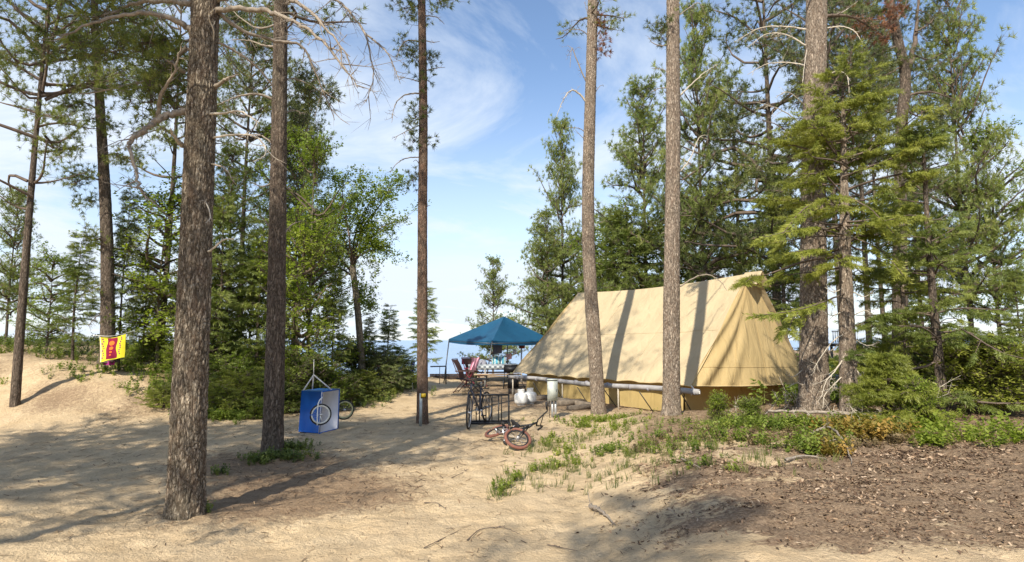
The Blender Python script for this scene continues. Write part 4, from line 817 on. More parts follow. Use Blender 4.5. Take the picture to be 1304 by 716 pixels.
mb.tube(smoothline([c0_, c0_+[.02, 0, -.12], c0_+[-.01, 0, -.22]], 4), .006, 5); tag(part('tie_rope', mb, rp, None, True), 'white rope knotted between the pole end and the tent corner', 'rope')
# sleepers under the tent edge
wb_ = simple('beam_wood', (.16, .13, .10), .9, .4, 12, bump=.5)
for (a, b, ya_, yb_, w_, h_, lb) in [((664, 517), (702, 513), 15.6, 16.4, .16, .15, 'dark weathered beam lying beside the gas bottles'), ((699, 521), (742, 520), 14.6, 15.2, .2, .16, 'weathered beam lying right behind the utility box posts'), ((724, 526), (756, 524), 14.0, 14.5, .14, .12, 'short beam lying near the bent bare trunk'), ((690, 512), (760, 523), 16.3, 14.3, .14, .14, 'long dark beam tucked under the tent wall'), ((650, 506), (676, 511), 18, 17, .16, .16, 'dark beam end at the far corner of the tent')]:
    p, q = W(*a, ya_), W(*b, yb_); p[2] = gz(p[0], p[1])+h_/2-.02; q[2] = gz(q[0], q[1])+h_/2-.02
    mb = MB(); mb.beam(p, q, w_, h_); tag(part('wooden_beam', mb, wb_), lb, 'beam', 'beams at the foot of the tent')
# ================================================================== BLUE CANOPY
blue = NM('canopy_cloth'); bn = blue.noise(2, 3, .5, blue.obj()); bc = blue.ramp(bn, [(.3, (.008, .065, .140)), (.7, (.011, .086, .175))]); blue.fin(bc, .6, blue.bump(bn, .3, .05), .4); blue.thin(bc, .15)
steel = simple('steel_grey', (.12, .125, .13), .4, .1, 9, .7); black = simple('black_metal', (.018, .018, .02), .45); white = simple('white_paint', (.72, .72, .70), .5)
cN, cL, cR = W(627, 434, 21.3), W(572, 431.5, 23.4), W(703, 433, 23.4); cF = cL+cR-cN; pk = (cL+cR)/2; pk = W(642, 403, 23.4)
can = thing('pop_up_canopy', 'blue pop-up canopy on thin metal legs left of the tent', 'canopy', (float(pk[0]), float(pk[1]), gz(pk[0], pk[1])))
def tri_panel(a, b, c):
    n = 14; rows = []
    for i in range(n+1):
        s = i/n; p, q = a*(1-s)+b*s, a*(1-s)+c*s; t = np.linspace(0, 1, 16)[:, None]; r = p*(1-t)+q*t; r[:, 2] -= .10*math.sin(math.pi*s)*np.sin(math.pi*t[:, 0])+.05*s*np.sin(math.pi*t[:, 0]); rows.append(r)
    return np.array(rows)
for a, b in ((cL, cN), (cN, cR), (cR, cF), (cF, cL)):
    g = tri_panel(pk, a, b); mb = MB(); mb.grid(g); part('canopy_panel', mb, blue.m, can, True)
    e = g[-1]; lo = e.copy(); lo[:, 2] -= .15; lo += (lo-np.array([pk[0], pk[1], 0]))*[.006, .006, 0]; mb = MB(); mb.grid(np.array([e, (e+lo)/2, lo])); part('valance', mb, blue.m, can, True)
    mb = MB(); mb.tube([a-[0, 0, .1], b-[0, 0, .1]], .014, 6); part('frame_bar', mb, steel, can)
for p, tgt in ((cL, W(565, 488, 22.9)), (cN, None), (cR, None), (cF, None)):
    f = tgt if tgt is not None else p.copy()
    f[2] = gz(f[0], f[1])-.05; 
    if tgt is None and p is cN: f[0] -= .26
    mb = MB(); mb.tube([f, p-[0, 0, .02]], .022, 8); part('leg', mb, steel, can)
# hanging cloths
def cloth(name, tl, tr, bl, br, mat, label, cat, n=16, wav=.02, group=None, extra=None):
    u = np.linspace(0, 1, n)[None, :, None]; v = np.linspace(0, 1, n)[:, None, None]
    P = (tl*(1-u)+tr*u)*(1-v)+(bl*(1-u)+br*u)*v
    P = P+np.array([.2, 1, 0])*(wav*np.sin(u*13)*(.3+v)+wav*np.sin(u*5+v*3)); P[..., 2] -= (.05*np.sin(math.pi*u)*(1-v))[..., 0]*(wav > .015)
    Q = P+np.array([0, .012, 0]); mb = MB(); mb.grid(P); mb.grid(Q)
    ring = [P[0], Q[0]]; mb.grid(np.array(ring)); mb.grid(np.array([P[-1], Q[-1]])); mb.grid(np.array([P[:, 0], Q[:, 0]])); mb.grid(np.array([P[:, -1], Q[:, -1]]))
    return tag(part(name, mb, mat, None, True), label, cat, group), P
def stripes(name, cols, f, axis=0):
    k = NM(name); s = k.n('ShaderNodeSeparateXYZ', {0: k.n('ShaderNodeTexCoord').outputs['Object']}).outputs[axis]
    x = k.math('FRACT', k.math('MULTIPLY', s, f)); r = k.n('ShaderNodeValToRGB', {'Fac': x}); r.color_ramp.interpolation = 'CONSTANT'; e = r.color_ramp.elements
    while len(e) < len(cols): e.new(.5)
    for i, c in enumerate(cols): e[i].position = i/len(cols); e[i].color = (*c, 1)
    return k.fin(r.outputs[0], .9, None, .1)
y_ = 23.0
cloth('towel', W(627, 438, y_), W(640, 438, y_), W(628, 451, y_), W(639, 450, y_), simple('towel_grey', (.22, .21, .26), .95), 'grey towel hanging under the blue canopy', 'towel', 12, .02)
cloth('towel', W(626, 454, 22), W(643, 453, 22), W(625.5, 467, 22), W(644, 466, 22), stripes('stripes_blue', [(.12, .42, .55), (.65, .75, .75), (.08, .33, .50), (.20, .5, .6), (.7, .8, .7)], 4.2), 'turquoise and white striped towel below the grey towel', 'towel', 16, .03)
cloth('shirt', W(644, 450, 22.6), W(651, 449, 22.6), W(645, 459, 22.6), W(651.5, 457, 22.6), simple('cloth_pink', (.92, .50, .50), .95), 'pink cloth hanging on the line right of the striped towel', 'cloth', 10, .04)
cloth('shirt', W(653.5, 443, 22.6), W(657.5, 444, 22.6), W(652.5, 450, 22.6), W(657.5, 451, 22.6), simple('cloth_white', (.78, .72, .70), .95), 'small white cloth hanging beside the pink one', 'cloth', 10, .03)
cloth('towel', W(660, 437.5, 23), W(669, 437.5, 23), W(661, 444, 23), W(668, 444, 23), simple('cloth_rust', (.35, .09, .05), .95), 'rust red cloth hanging at the right end under the canopy', 'cloth', 10, .03)
mb = MB(); mb.tube([W(622, 452.5, 22.2), W(660, 448.5, 22.7), W(672, 444, 23.2)], .008, 5); tag(part('clothes_line', mb, rp), 'thin clothes line strung under the canopy', 'line')
p = W(664, 444, 22.8); mb = MB(); mb.tube([[p[0], p[1], gz(p[0], p[1])], p], .03, 8); tag(part('white_post', mb, white), 'white post under the rust red cloth', 'post')
p = W(618, 436, 19.9); f = np.array([p[0], p[1], gz(p[0], p[1])]); mb = MB(); mb.tube([f, W(618, 470, 19.9)], .028, 8); tag(part('grey_post', mb, simple('post_grey', (.33, .32, .30), .8)), 'grey post between the brown chair and the picnic table', 'post')
p = W(641, 460, 19.2); mb = MB(); mb.tube([[p[0], p[1], gz(p[0], p[1])], W(641, 484, 19.2)], .012, 8); tag(part('thin_post', mb, steel), 'thin stake just behind the bicycle rack', 'post')
# brown sling chairs
brown = simple('sling_brown', (.10, .045, .035), .8); frm = simple('chair_frame', (.06, .025, .02), .5); magm = simple('frame_magenta', (.22, .02, .05), .5)
def sling_chair(label, loc, rz, cloth_m, fm, group=None):
    r = thing('folding_chair', label, 'chair', loc, (0, 0, rz), group)
    mb = MB(); s = np.linspace(0, 1, 10)[:, None]; z = np.array([[-.22, -.25, .42], [-.22, .25, .42]]); zt = np.array([[-.46, -.25, 1.0], [-.46, .25, 1.0]])
    g = np.array([[z[0]*(1-a)+zt[0]*a+[.04*math.sin(math.pi*a[0]), 0, 0], z[1]*(1-a)+zt[1]*a+[.04*math.sin(math.pi*a[0]), 0, 0]] for a in s]); mb.grid(g); mb.grid(g+[.012, 0, 0]); part('backrest', mb, cloth_m, r, True, local=True)
    mb = MB(); g = np.array([[[-.22+.46*a[0], -.25, .42-.04*math.sin(math.pi*a[0])], [-.22+.46*a[0], .25, .42-.04*math.sin(math.pi*a[0])]] for a in s]); mb.grid(g); mb.grid(g-[0, 0, .012]); part('seat', mb, cloth_m, r, True, local=True)
    for y in (-.27, .27):
        for P in ([(-.47, y, 1.02), (-.22, y, .43), (.28, y, .0)], [(-.42, y, 0), (-.05, y, .40), (.12, y, .64)]):
            mb = MB(); mb.tube(P, .014, 8); part('leg', mb, fm, r, False, local=True)
        mb = MB(); mb.tube(smoothline([(-.36, y, .66), (-.1, y, .66), (.2, y, .64), (.25, y, .60)], 4), .018, 8); part('armrest', mb, fm, r, True, local=True)
    for x, z_ in ((-.47, 1.02), (.24, .42), (-.42, .03), (.28, .02)):
        mb = MB(); mb.tube([(x, -.27, z_), (x, .27, z_)], .013, 8); part('crossbar', mb, fm, r, local=True)
    return r
g = G(597, 500); sling_chair('brown sling folding chair facing right in front of the lake', (g[0], g[1], g[2]), R(-12), brown, frm, 'folding chairs under the canopy')
g = W(607, 480, 20.6); sling_chair('folding chair with pink towel thrown over its back', (float(g[0]), 20.6, gz(g[0], 20.6)), R(-35), brown, magm, 'folding chairs under the canopy')
# pink towel draped over the second chair, grey round bag beside it
rng = np.random.default_rng(4)
def lumpy(c, r, seed, mat, label, cat, name, amp=.25):
    th, ph = np.meshgrid(np.linspace(0, 2*math.pi, 29), np.linspace(.02, math.pi-.02, 18)); d = np.stack([np.cos(th)*np.sin(ph), np.sin(th)*np.sin(ph), np.cos(ph)], -1)
    k = 1+amp*fbm(d[..., 0]*2.3+seed, d[..., 1]*2.3, d[..., 2]*2.3, seed, 3)*1.6; mb = MB(); mb.grid(np.array(c)+d*np.array(r)*k[..., None]); return tag(part(name, mb, mat, None, True), label, cat)
pinkm = simple('towel_pink', (.88, .42, .52), .95, .2, 5)
g = W(606, 462, 20.4)
cloth('towel', W(601.5, 455, 19.85), W(612.5, 453.5, 20.3), W(596.5, 475, 19.7), W(605.5, 473, 20.1), pinkm, 'pink towel draped over the folding chair beside the lake view', 'towel', 16, .05)
lumpy(W(614.5, 464.5, 20.5), (.16, .14, .17), 7, simple('bag_grey', (.24, .24, .28), .9, .3, 6), 'grey round bag behind the chairs', 'bag', 'round_bag')
mb = MB(); mb.beam(W(588, 460.5, 21.8), W(599, 460.5, 21.9), .05, .2); tag(part('brown_board', mb, brown), 'brown rectangular board seen against the lake', 'board')
p = W(594, 462, 21.9); mb = MB(); mb.tube([[p[0], p[1], gz(p[0], p[1])], p], .03, 8); tag(part('board_post', mb, brown), 'short post that carries the brown board', 'post')
# low timber wall and rail at the beach edge
y_ = 25.0; a = hit(566, y_); b = hit(586, y_); z0 = EYE-(482-433)/F*y_; z1 = EYE-(475.5-433)/F*y_
r = thing('beach_step', 'low dark timber retaining edge at the brink above the lake', 'retaining edge', (a, y_, gz(a, y_)))
for i in range(3):
    mb = MB(); zz = z0+(z1-z0)*(i+.5)/3; mb.box(((a+b)/2, y_+.01*i, zz), (b-a+1.2, .14, (z1-z0)/3-.01)); part('timber', mb, simple('timber_dark', (.05, .035, .03), .9, .3), r)
mb = MB(); P = [W(548, 467, 22.5), W(567.5, 466.5, 22.5)]
hr = thing('handrail', 'thin dark handrail at the top of the path down to the lake', 'handrail', (float(P[0][0]), 22.5, gz(P[0][0], 22.5)))
mb.tube(P, .024, 8); part('rail', mb, black, hr)
for px in (568, 560): p = W(px, 466.5, 22.5); mb = MB(); mb.tube([[p[0], p[1], gz(p[0], p[1])-.05], p], .024 if px == 568 else .012, 8); part('post', mb, black, hr)
# picnic table under a checked cloth
chk = NM('checked_cloth'); chk.fin(chk.n('ShaderNodeTexChecker', {'Vector': chk.obj(), 'Scale': 11., 'Color1': (.42, .46, .48, 1), 'Color2': (.13, .15, .18, 1)}).outputs[0], .8)
wood = simple('bench_wood', (.34, .25, .17), .8, .3, 14, bump=.2); green = simple('table_green', (.09, .11, .06), .8, .3)
g = W(628, 470, 20.6); r = thing('picnic_table', 'picnic table with bench under a black and white checked cloth, below the canopy', 'table', (float(g[0]), 20.6, gz(g[0], 20.6)), (0, 0, R(6)))
mb = MB(); mb.box((0, 0, .74), (1.75, .78, .03)); mb.box((0, -.395, .66), (1.77, .012, .16)); mb.box((0, .395, .66), (1.77, .012, .16)); part('tablecloth', mb, chk.m, r, local=True)
mb = MB(); mb.box((0, 0, .70), (1.7, .74, .035)); part('table_top', mb, wood, r, local=True)
for y in (-.62, .62):
    for q in (-.075, .075): mb = MB(); mb.box((.1, y+q, .44), (1.6, .14, .04)); part('bench_plank', mb, wood, r, local=True)
for x in (-.62, .62):
    for sg in (-1, 1): mb = MB(); mb.beam((x, .16*sg, .68), (x, .55*sg, 0), .09, .05); part('leg', mb, green, r, local=True)
    mb = MB(); mb.box((x, 0, .40), (.05, 1.4, .09)); part('crossbar', mb, green, r, local=True)
# grill/stove and crate by the table
g = W(655, 478, 19.4); r = thing('camp_stove', 'dark camp stove on legs at the far corner of the tent', 'stove', (float(g[0])-.1, 19.4, gz(g[0], 19.4)))
mb = MB(); mb.box((0, 0, .62), (.50, .34, .18)); mb.box((0, .1, .74), (.48, .12, .05)); part('body', mb, black, r, local=True)
for x in (-.22, .22):
    for y in (-.14, .14): mb = MB(); mb.tube([(x*1.1, y*1.1, 0), (x, y, .55)], .012, 6); part('leg', mb, black, r, local=True)
mb = MB(); mb.box((.05, .0, .18), (.34, .3, .30)); tag(part('crate', mb, black), 'black crate under the camp stove', 'crate').location = r.location
g = G(605, 497); r = thing('side_table', 'small dark slatted side table beside the brown sling chair', 'table', (g[0], g[1]+.2, g[2]))
for i in range(5): mb = MB(); mb.box((0, -.2+.1*i, .36), (.56, .08, .02)); part('slat', mb, black, r, local=True)
for x in (-.24, .24):
    for y in (-.18, .18): mb = MB(); mb.tube([(x, y, 0), (-x*.6, y, .35)], .012, 6); part('leg', mb, black, r, local=True)
# ================================================================== GAS, METER BOX
tankm = simple('tank_white', (.70, .70, .68), .45, .08, 6)
def tank(loc, label):
    r = thing('gas_bottle', label, 'gas bottle', loc, group='gas bottles at the tent')
    pr = [(.001, .03), (.14, .035), (.165, .07), (.17, .12), (.17, .22), (.155, .27), (.10, .30), (.03, .31), (.001, .311)]
    mb = MB(); mb.lathe(pr, (0, 0, 0), 24); part('body', mb, tankm, r, True, local=True)
    mb = MB(); mb.lathe([(.11, 0), (.115, .05), (.108, .05), (.105, 0), (.11, 0)], (0, 0, 0), 20); part('foot_ring', mb, tankm, r, True, local=True)
    mb = MB()
    for a0 in (0.4, 3.5):
        P = [(math.cos(a0+t)*.09, math.sin(a0+t)*.09) for t in np.linspace(0, 2.2, 9)]
        mb.grid(np.array([[(x, y, z) for x, y in P] for z in (.28, .36, .38)])); mb.tube([(x, y, .385) for x, y in P], .008, 6)
    part('collar', mb, tankm, r, True, local=True)
    mb = MB(); mb.tube([(0, 0, .30), (0, 0, .36)], .014, 8); mb.tube([(-.035, 0, .36), (.035, 0, .36)], .012, 8); part('valve', mb, simple('brass', (.35, .25, .10), .4, metal=.8), r, local=True)
for px, py, lb in ((663.5, 516, 'left one of two white gas bottles beside the tent wall'), (675, 514, 'right one of two white gas bottles, nearer the utility box')):
    g = G(px, py); tank((g[0], g[1], g[2]), lb)
g = G(706, 532); y_ = g[1]; r = thing('utility_box', 'grey electrical box on two short posts in front of the long pole', 'utility box', (g[0], g[1], g[2]))
boxm = simple('box_grey', (.42, .45, .42), .5, .1, 9); a, b = W(697, 484, y_), W(710, 510, y_)
w_, h_ = b[0]-a[0], a[2]-b[2]; cx, cz = (a[0]+b[0])/2, (a[2]+b[2])/2
mb = MB(); mb.box((cx, y_, cz), (w_, .12, h_)); part('cabinet', mb, boxm, r)
mb = MB(); mb.box((cx, y_-.065, cz), (w_*.9, .012, h_*.9)); part('door', mb, boxm, r)
mb = MB(); mb.box((cx, y_-.01, cz+h_/2+.012), (w_*1.08, .16, .02)); part('cap', mb, boxm, r)
mb = MB(); mb.box((cx+w_*.36, y_-.076, cz), (.012, .012, .05)); part('latch', mb, steel, r)
for px in (703.5, 707.5): p = W(px, 510, y_); mb = MB(); mb.box((p[0], y_+.05, (p[2]+g[2])/2-.03), (.045, .05, p[2]-g[2]+.1)); part('post', mb, simple('post_zinc', (.40, .41, .42), .5, metal=.4), r)
mb = MB(); mb.tube([[cx-w_*.3, y_+.02, cz-h_/2], [cx-w_*.3, y_+.02, g[2]]], .007, 6); part('cable', mb, black, r)
# ================================================================== SIGN POST, FLAG
g = G(535.5, 543); yy = g[1]; top = W(535.5, 501, yy)
r = thing('marker_post', 'thin galvanised marker post with a small yellow sign in front of the slender trunk', 'sign post', (g[0], g[1], g[2]))
mb = MB(); mb.box((g[0], yy, (top[2]+g[2])/2-.04), (.055, .03, top[2]-g[2]+.08)); part('post', mb, simple('zinc', (.36, .39, .38), .5, metal=.4), r)
a, b = W(536, 500, yy), W(543, 507, yy)
mb = MB(); mb.box(((a[0]+b[0])/2, yy-.022, (a[2]+b[2])/2), (b[0]-a[0], .008, a[2]-b[2])); pn = part('sign', mb, black, r)
mb = MB(); mb.box(((a[0]+b[0])/2, yy-.029, (a[2]+b[2])/2), ((b[0]-a[0])*.78, .004, (a[2]-b[2])*.7)); part('sign_face', mb, simple('sign_yellow', (.62, .42, .03), .5), pn)
r = thing('information_flag', 'small tilted blue sign with white marks at the end of the shrub bank', 'sign', (hit(527, 19.0), 19.0, gz(hit(527, 19.0), 19.0)))
cz = W(524.5, 467.5, 19)
mb = MB(); Mx = np.array(Matrix.Rotation(R(13), 3, 'Y')); mb.box(cz, (.13, .02, .38), M=Mx); part('panel', mb, simple('sign_blue', (.012, .05, .28), .5), r)
mb = MB()
for i, (w_, z_) in enumerate(((.07, .12), (.08, .06), (.05, 0), (.08, -.06), (.05, -.12))): mb.box(cz+Mx @ np.array([.005*(-1)**i, -.013, z_]), (w_, .004, .018), M=Mx)
part('lettering', mb, white, r)
mb = MB(); mb.tube([cz+Mx @ np.array([0, .012, -.1]), [r.location.x, 19.0, gz(r.location.x, 19.0)-.1]], .014, 6); part('post', mb, white, r)
# ================================================================== BEACH TOWEL ON THE LEFT
ty = 12.9; tl, tr, bl, br = W(126.5, 429, ty), W(161, 425.5, ty), W(127, 461.5, ty), W(157, 455, ty)
tw_, PT = cloth('beach_towel', tl, tr, bl, br, simple('towel_yellow', (.66, .60, .03), .9, .08, 20), 'bright yellow beach towel with a maroon stripe and orange discs, hanging on a line', 'towel', 40, .018)
def on_towel(u, v, off=.004):
    i, j = min(39, max(0, v*39)), min(39, max(0, u*39)); i0, j0 = int(min(38, i)), int(min(38, j)); a, b = i-i0, j-j0
    return (PT[i0, j0]*(1-a)*(1-b)+PT[i0+1, j0]*a*(1-b)+PT[i0, j0+1]*(1-a)*b+PT[i0+1, j0+1]*a*b)+np.array([0, -off, 0])
def motif(name, polyf, nu, nv, mat, off): 
    mb = MB(); mb.grid(np.array([[on_towel(*polyf(a, b), off) for a in np.linspace(0, 1, nu)] for b in np.linspace(0, 1, nv)])); part(name, mb, mat, tw_, True)
mar, ora, pur = simple('maroon', (.20, .003, .035), .9), simple('towel_orange', (.85, .16, .02), .9), simple('towel_purple', (.26, .02, .16), .9)
motif('stripe', lambda a, b: (.29+.03*math.sin(b*9)+a*.40, .02+.93*b), 6, 34, mar, .004)
for (cu, cv, rr_) in ((.49, .25, .10), (.49, .48, .07), (.48, .65, .042), (.47, .78, .03)):
    motif('disc', lambda a, b, cu=cu, cv=cv, rr_=rr_: (cu+rr_*b*math.cos(a*6.2832), cv+rr_*b*1.05*math.sin(a*6.2832)), 19, 4, ora, .009)
motif('hem_stripe', lambda a, b: (.012+a*.03, b), 3, 34, simple('hem_white', (.75, .68, .5), .9), .004)
for i in range(9):
    motif('mark', lambda a, b, i=i: (.08+.03*math.sin(i*2.1)+.055*a, .06+.095*i+.055*b), 3, 4, pur, .004)
    motif('mark', lambda a, b, i=i: (.84+.02*math.sin(i*1.7)+.05*a-.06*i/9, .05+.09*i+.055*b), 3, 4, pur, .004)
mb = MB(); mb.tube(smoothline([W(118, 427, ty), W(143, 428, ty), W(170, 422, ty+.5)], 6), .005, 5); tag(part('clothes_line', mb, rp), 'thin line that carries the yellow beach towel', 'line')
mb = MB(); mb.grid(np.array([[W(131+15*u, 460+5*v, ty+.25+.05*math.sin(u*9)) for u in np.linspace(0, 1, 12)] for v in np.linspace(0, 1, 8)])); tag(part('towel', mb, pur, None, True), 'purple cloth hanging lower behind the yellow beach towel', 'towel')
# ================================================================== BICYCLES
rubber = simple('rubber', (.022, .021, .022), .7, .2); alu = simple('alloy', (.55, .55, .56), .35, .1, metal=.7)
def wheel(name, parent, c, Rw, tyre_m, rim_m, tr_=.022, spokes=16, rot=None, rimw=.55):
    w = bpy.data.objects.new(name, None); COL.objects.link(w); w.location = c; w.parent = parent
    if rot is not None: w.rotation_euler = rot
    th = np.linspace(0, 2*math.pi, 41)
    mb = MB(); mb.tube(np.stack([np.cos(th)*(Rw-tr_), 0*th, np.sin(th)*(Rw-tr_)], 1), tr_, 10, cap=False); part('tyre', mb, tyre_m, w, True, local=True)
    mb = MB(); mb.tube(np.stack([np.cos(th)*(Rw-2.3*tr_), 0*th, np.sin(th)*(Rw-2.3*tr_)], 1), tr_*rimw, 8, cap=False); part('rim', mb, rim_m, w, True, local=True)
    a = np.arange(spokes)/spokes*2*math.pi; off = np.where(np.arange(spokes) % 2, .025, -.025)
    mb = MB(); mb.segs(np.stack([.02*np.cos(a+.9), off, .02*np.sin(a+.9)], 1), np.stack([np.cos(a)*(Rw-2.3*tr_), 0*a, np.sin(a)*(Rw-2.3*tr_)], 1), .0016, .0016, 3); part('spokes', mb, alu, w, local=True)
    mb = MB(); mb.tube([(0, -.045, 0), (0, .045, 0)], .02, 10); part('hub', mb, alu, w, True, local=True)
    return w
def bicycle(label, loc, rot, Rw, wb, frame_m, tyre_m, rim_m, hb='flat', steer=0, tr_=.02, hh=1.0, sh=.95, basket=False):
    r = thing('bicycle', label, 'bicycle', loc, rot); fx, rx = wb/2, -wb/2; bb = np.array([rx+wb*.40, 0, Rw*.92])
    st_t = np.array([rx+wb*.28, 0, sh*.86]); hd_t = np.array([fx-.30*Rw-.12, 0, hh*.82]); hd_b = hd_t+np.array([.035, 0, -.11]); ax = np.array([rx, 0, Rw])
    mb = MB()
    for a, b, q in ((bb, st_t, .016), (bb, hd_b, .019), (st_t-[0, 0, .04], hd_t-[0, 0, .02], .016), (hd_t+(hd_t-hd_b)*.1, hd_b, .02)): mb.tube([a, b], q, 10)
    for s in (-.05, .05):
        mb.tube([ax+[0, s, 0], bb+[0, s*.4, 0]], .009, 8); mb.tube([ax+[0, s, 0], st_t+[0, s*.3, -.03]], .008, 8)
    part('frame', mb, frame_m, r, True, local=True)
    mb = MB(); mb.tube([st_t, st_t+[-.02, 0, sh*.12]], .012, 8); part('seat_post', mb, alu, r, local=True)
    mb = MB(); c = st_t+[-.02, 0, sh*.13]
    g = []
    for t in np.linspace(0, 1, 12):
        wdt = .075*(1-t)**.7+.018; g.append([c+np.array([-.12+.26*t, wdt*math.cos(a), .022*math.sin(a)+.015*(1-t)]) for a in np.linspace(0, 2*math.pi, 13)])
    mb.grid(np.array(g)); part('saddle', mb, rubber, r, True, local=True)
    mb = MB(); th = np.linspace(0, 2*math.pi, 25); mb.tube(np.stack([bb[0]+np.cos(th)*.075, 0*th-.045, bb[2]+np.sin(th)*.075], 1), .006, 6, cap=False); mb.tube([bb+[0, -.05, 0], bb+[0, .05, 0]], .018, 8); part('chainring', mb, alu, r, True, local=True)
    for s in (-1, 1):
        e = bb+[s*.12, s*.07, -s*.09]; mb = MB(); mb.tube([bb+[0, s*.05, 0], e], .009, 6); cr_ = part('crank', mb, alu, r, local=True)
        mb = MB(); mb.box(e+[0, s*.045, 0], (.08, .07, .018)); part('pedal', mb, rubber, cr_, local=True)
    mb = MB(); mb.tube([(rx, -.045, Rw+.035), tuple(bb+[0, -.045, .075])], .004, 4); mb.tube([(rx, -.045, Rw-.035), tuple(bb+[0, -.045, -.075])], .004, 4); part('chain', mb, simple('chain_steel', (.12, .11, .10), .5, metal=.6), r, local=True)
    wheel('wheel', r, (rx, 0, Rw), Rw, tyre_m, rim_m, tr_)
    # steered assembly, turned about the head tube
    axd = Vector(hd_t-hd_b).normalized(); Rt = Matrix.Rotation(steer, 4, axd); piv = Vector(hd_b); T = Matrix.Translation(piv) @ Rt @ Matrix.Translation(-piv)
    def X(p): return np.array(T @ Vector([float(q) for q in p]))
    fa = np.array([fx, 0, Rw]); mb = MB()
    for s in (-.05, .05): mb.tube([X(hd_b+[0, 0, -.01]), X(hd_b+[.01, s, -.05]), X(fa+[0, s, 0])], .012, 8)
    part('fork', mb, frame_m, r, True, local=True)
    w = wheel('wheel', r, tuple(X(fa)), Rw, tyre_m, rim_m, tr_); w.rotation_euler = Rt.to_3x3().to_euler()
    sb = hd_t+(hd_t-hd_b)*.6
    if hb == 'flat': P = [(-.05, -.30, .03), (-.01, -.17, .03), (.05, -.04, .0), (.05, .04, 0), (-.01, .17, .03), (-.05, .30, .03)]; mb = MB(); mb.tube([X(hd_t), X(sb+[.05, 0, 0])], .014, 8)
    else: P = [(-.07, -.30, .17), (-.01, -.17, .19), (.02, -.07, .01), (.02, .07, .01), (-.01, .17, .19), (-.07, .30, .17)]; mb = MB(); mb.tube([X(hd_t), X(sb+[.02, 0, 0])], .016, 8); mb.tube([X(sb+[0, -.12, .12]), X(sb+[0, .12, .12])], .008, 6)
    Q = np.array([X(sb+np.array(p)) for p in P]); mb.tube(Q, .012, 8); part('handlebar', mb, frame_m if hb != 'flat' else rubber, r, True, local=True)
    for a, b in ((0, 1), (5, 4)):
        mb = MB(); d_ = Q[b]-Q[a]; d_ /= np.linalg.norm(d_); mb.tube([Q[a]-d_*.01, Q[a]+d_*.11], .017, 8); part('grip', mb, rubber, r, True, local=True)
    if basket:
        o_ = X(sb+[.12, 0, -.06]); mb = MB()
        for z in (0, -.06, -.12, -.18): mb.tube([o_+[a, b, z] for a, b in ((-.1, -.14), (.1, -.14), (.1, .14), (-.1, .14), (-.1, -.14))], .004, 5)
        for a in np.linspace(-.1, .1, 5):
            for b in (-.14, .14): mb.tube([o_+[a, b, 0], o_+[a, b, -.18]], .003, 4)
        for b in np.linspace(-.14, .14, 6):
            for a in (-.1, .1): mb.tube([o_+[a, b, 0], o_+[a, b, -.18]], .003, 4)
        part('basket', mb, black, r, local=True)
    return r
g1, g2 = G(596, 548), G(622, 537)
dxy = np.array([g2[0]-g1[0], max(.9, g2[1]-g1[1])]); ang = math.atan2(-dxy[1], -dxy[0]); mid = (g1+np.array([g1[0]+dxy[0], g1[1]+dxy[1], 0]))/2
bicycle('dark grey bicycle parked upright at the left end of the bicycle rack', (mid[0], mid[1], gz(mid[0], mid[1])), (R(3), 0, ang), .31, 1.0, simple('frame_dark', (.06, .065, .09), .4), rubber, alu, 'flat', R(14), .018, 1.0, .88, True)
# rack
rk0, rk1 = G(597, 541), G(648, 541); yy = (rk0[1]+rk1[1])/2; z0 = gz((rk0[0]+rk1[0])/2, yy); L_ = rk1[0]-rk0[0]
r = thing('bicycle_rack', 'black steel bicycle rack with upright bars at the middle of the clearing', 'bicycle rack', ((rk0[0]+rk1[0])/2, yy, z0-.01), (0, 0, R(2)))
H_ = .58
mb = MB(); mb.tube([(-L_/2, .1, H_), (L_/2, .1, H_)], .02, 8); part('top_rail', mb, black, r, local=True)
for y in (-.03, .24): mb = MB(); mb.box((0, y, .04), (L_+.04, .035, .035)); part('bottom_rail', mb, black, r, local=True)
for x in (-L_/2, L_/2):
    mb = MB(); mb.tube([(x, -.03, .05), (x, .1, H_)], .018, 8); part('end_post', mb, black, r, local=True); mb = MB(); mb.beam((x, -.2, .035), (x, .42, .035), .04, .035); part('foot', mb, black, r, local=True)
for i, s in enumerate((.17, .26, .42, .5, .575, .74, .82)):
    x = -L_/2+L_*s; mb = MB(); mb.tube([(x, .0 if i % 2 else .2, .05), (x, .1, H_)], .011, 8); part('bar', mb, black, r, local=True)
# BMX lying on the sand
g = G(655, 573); red = simple('tyre_red', (.19, .078, .055), .8, .2)
f_ = Vector((.46, -.88, .02)).normalized(); u_ = Vector((.86, .36, .36)); u_ = (u_-u_.dot(f_)*f_).normalized(); l_ = u_.cross(f_)
bmx = bicycle('small stunt bicycle with brick red tyres lying on its side on the sand', (g[0]-.30, g[1]+.30, g[2]), tuple(Matrix((f_, l_, u_)).transposed().to_euler()),   .22, .74, black, red, black, 'bmx', R(40), .025, .78, .5)
def settle(r, sink=.01):
    bpy.context.view_layer.update(); lo = 9
    for o in r.children_recursive:
        if o.type == 'MESH':
            m = o.matrix_world
            for c in o.bound_box[:]: pass
            for v in o.data.vertices: p = m @ v.co; lo = min(lo, p.z-gz(p.x, p.y)) if False else min(lo, p.z)
    r.location.z += gz(r.location.x, r.location.y)-sink-lo
settle(bmx)
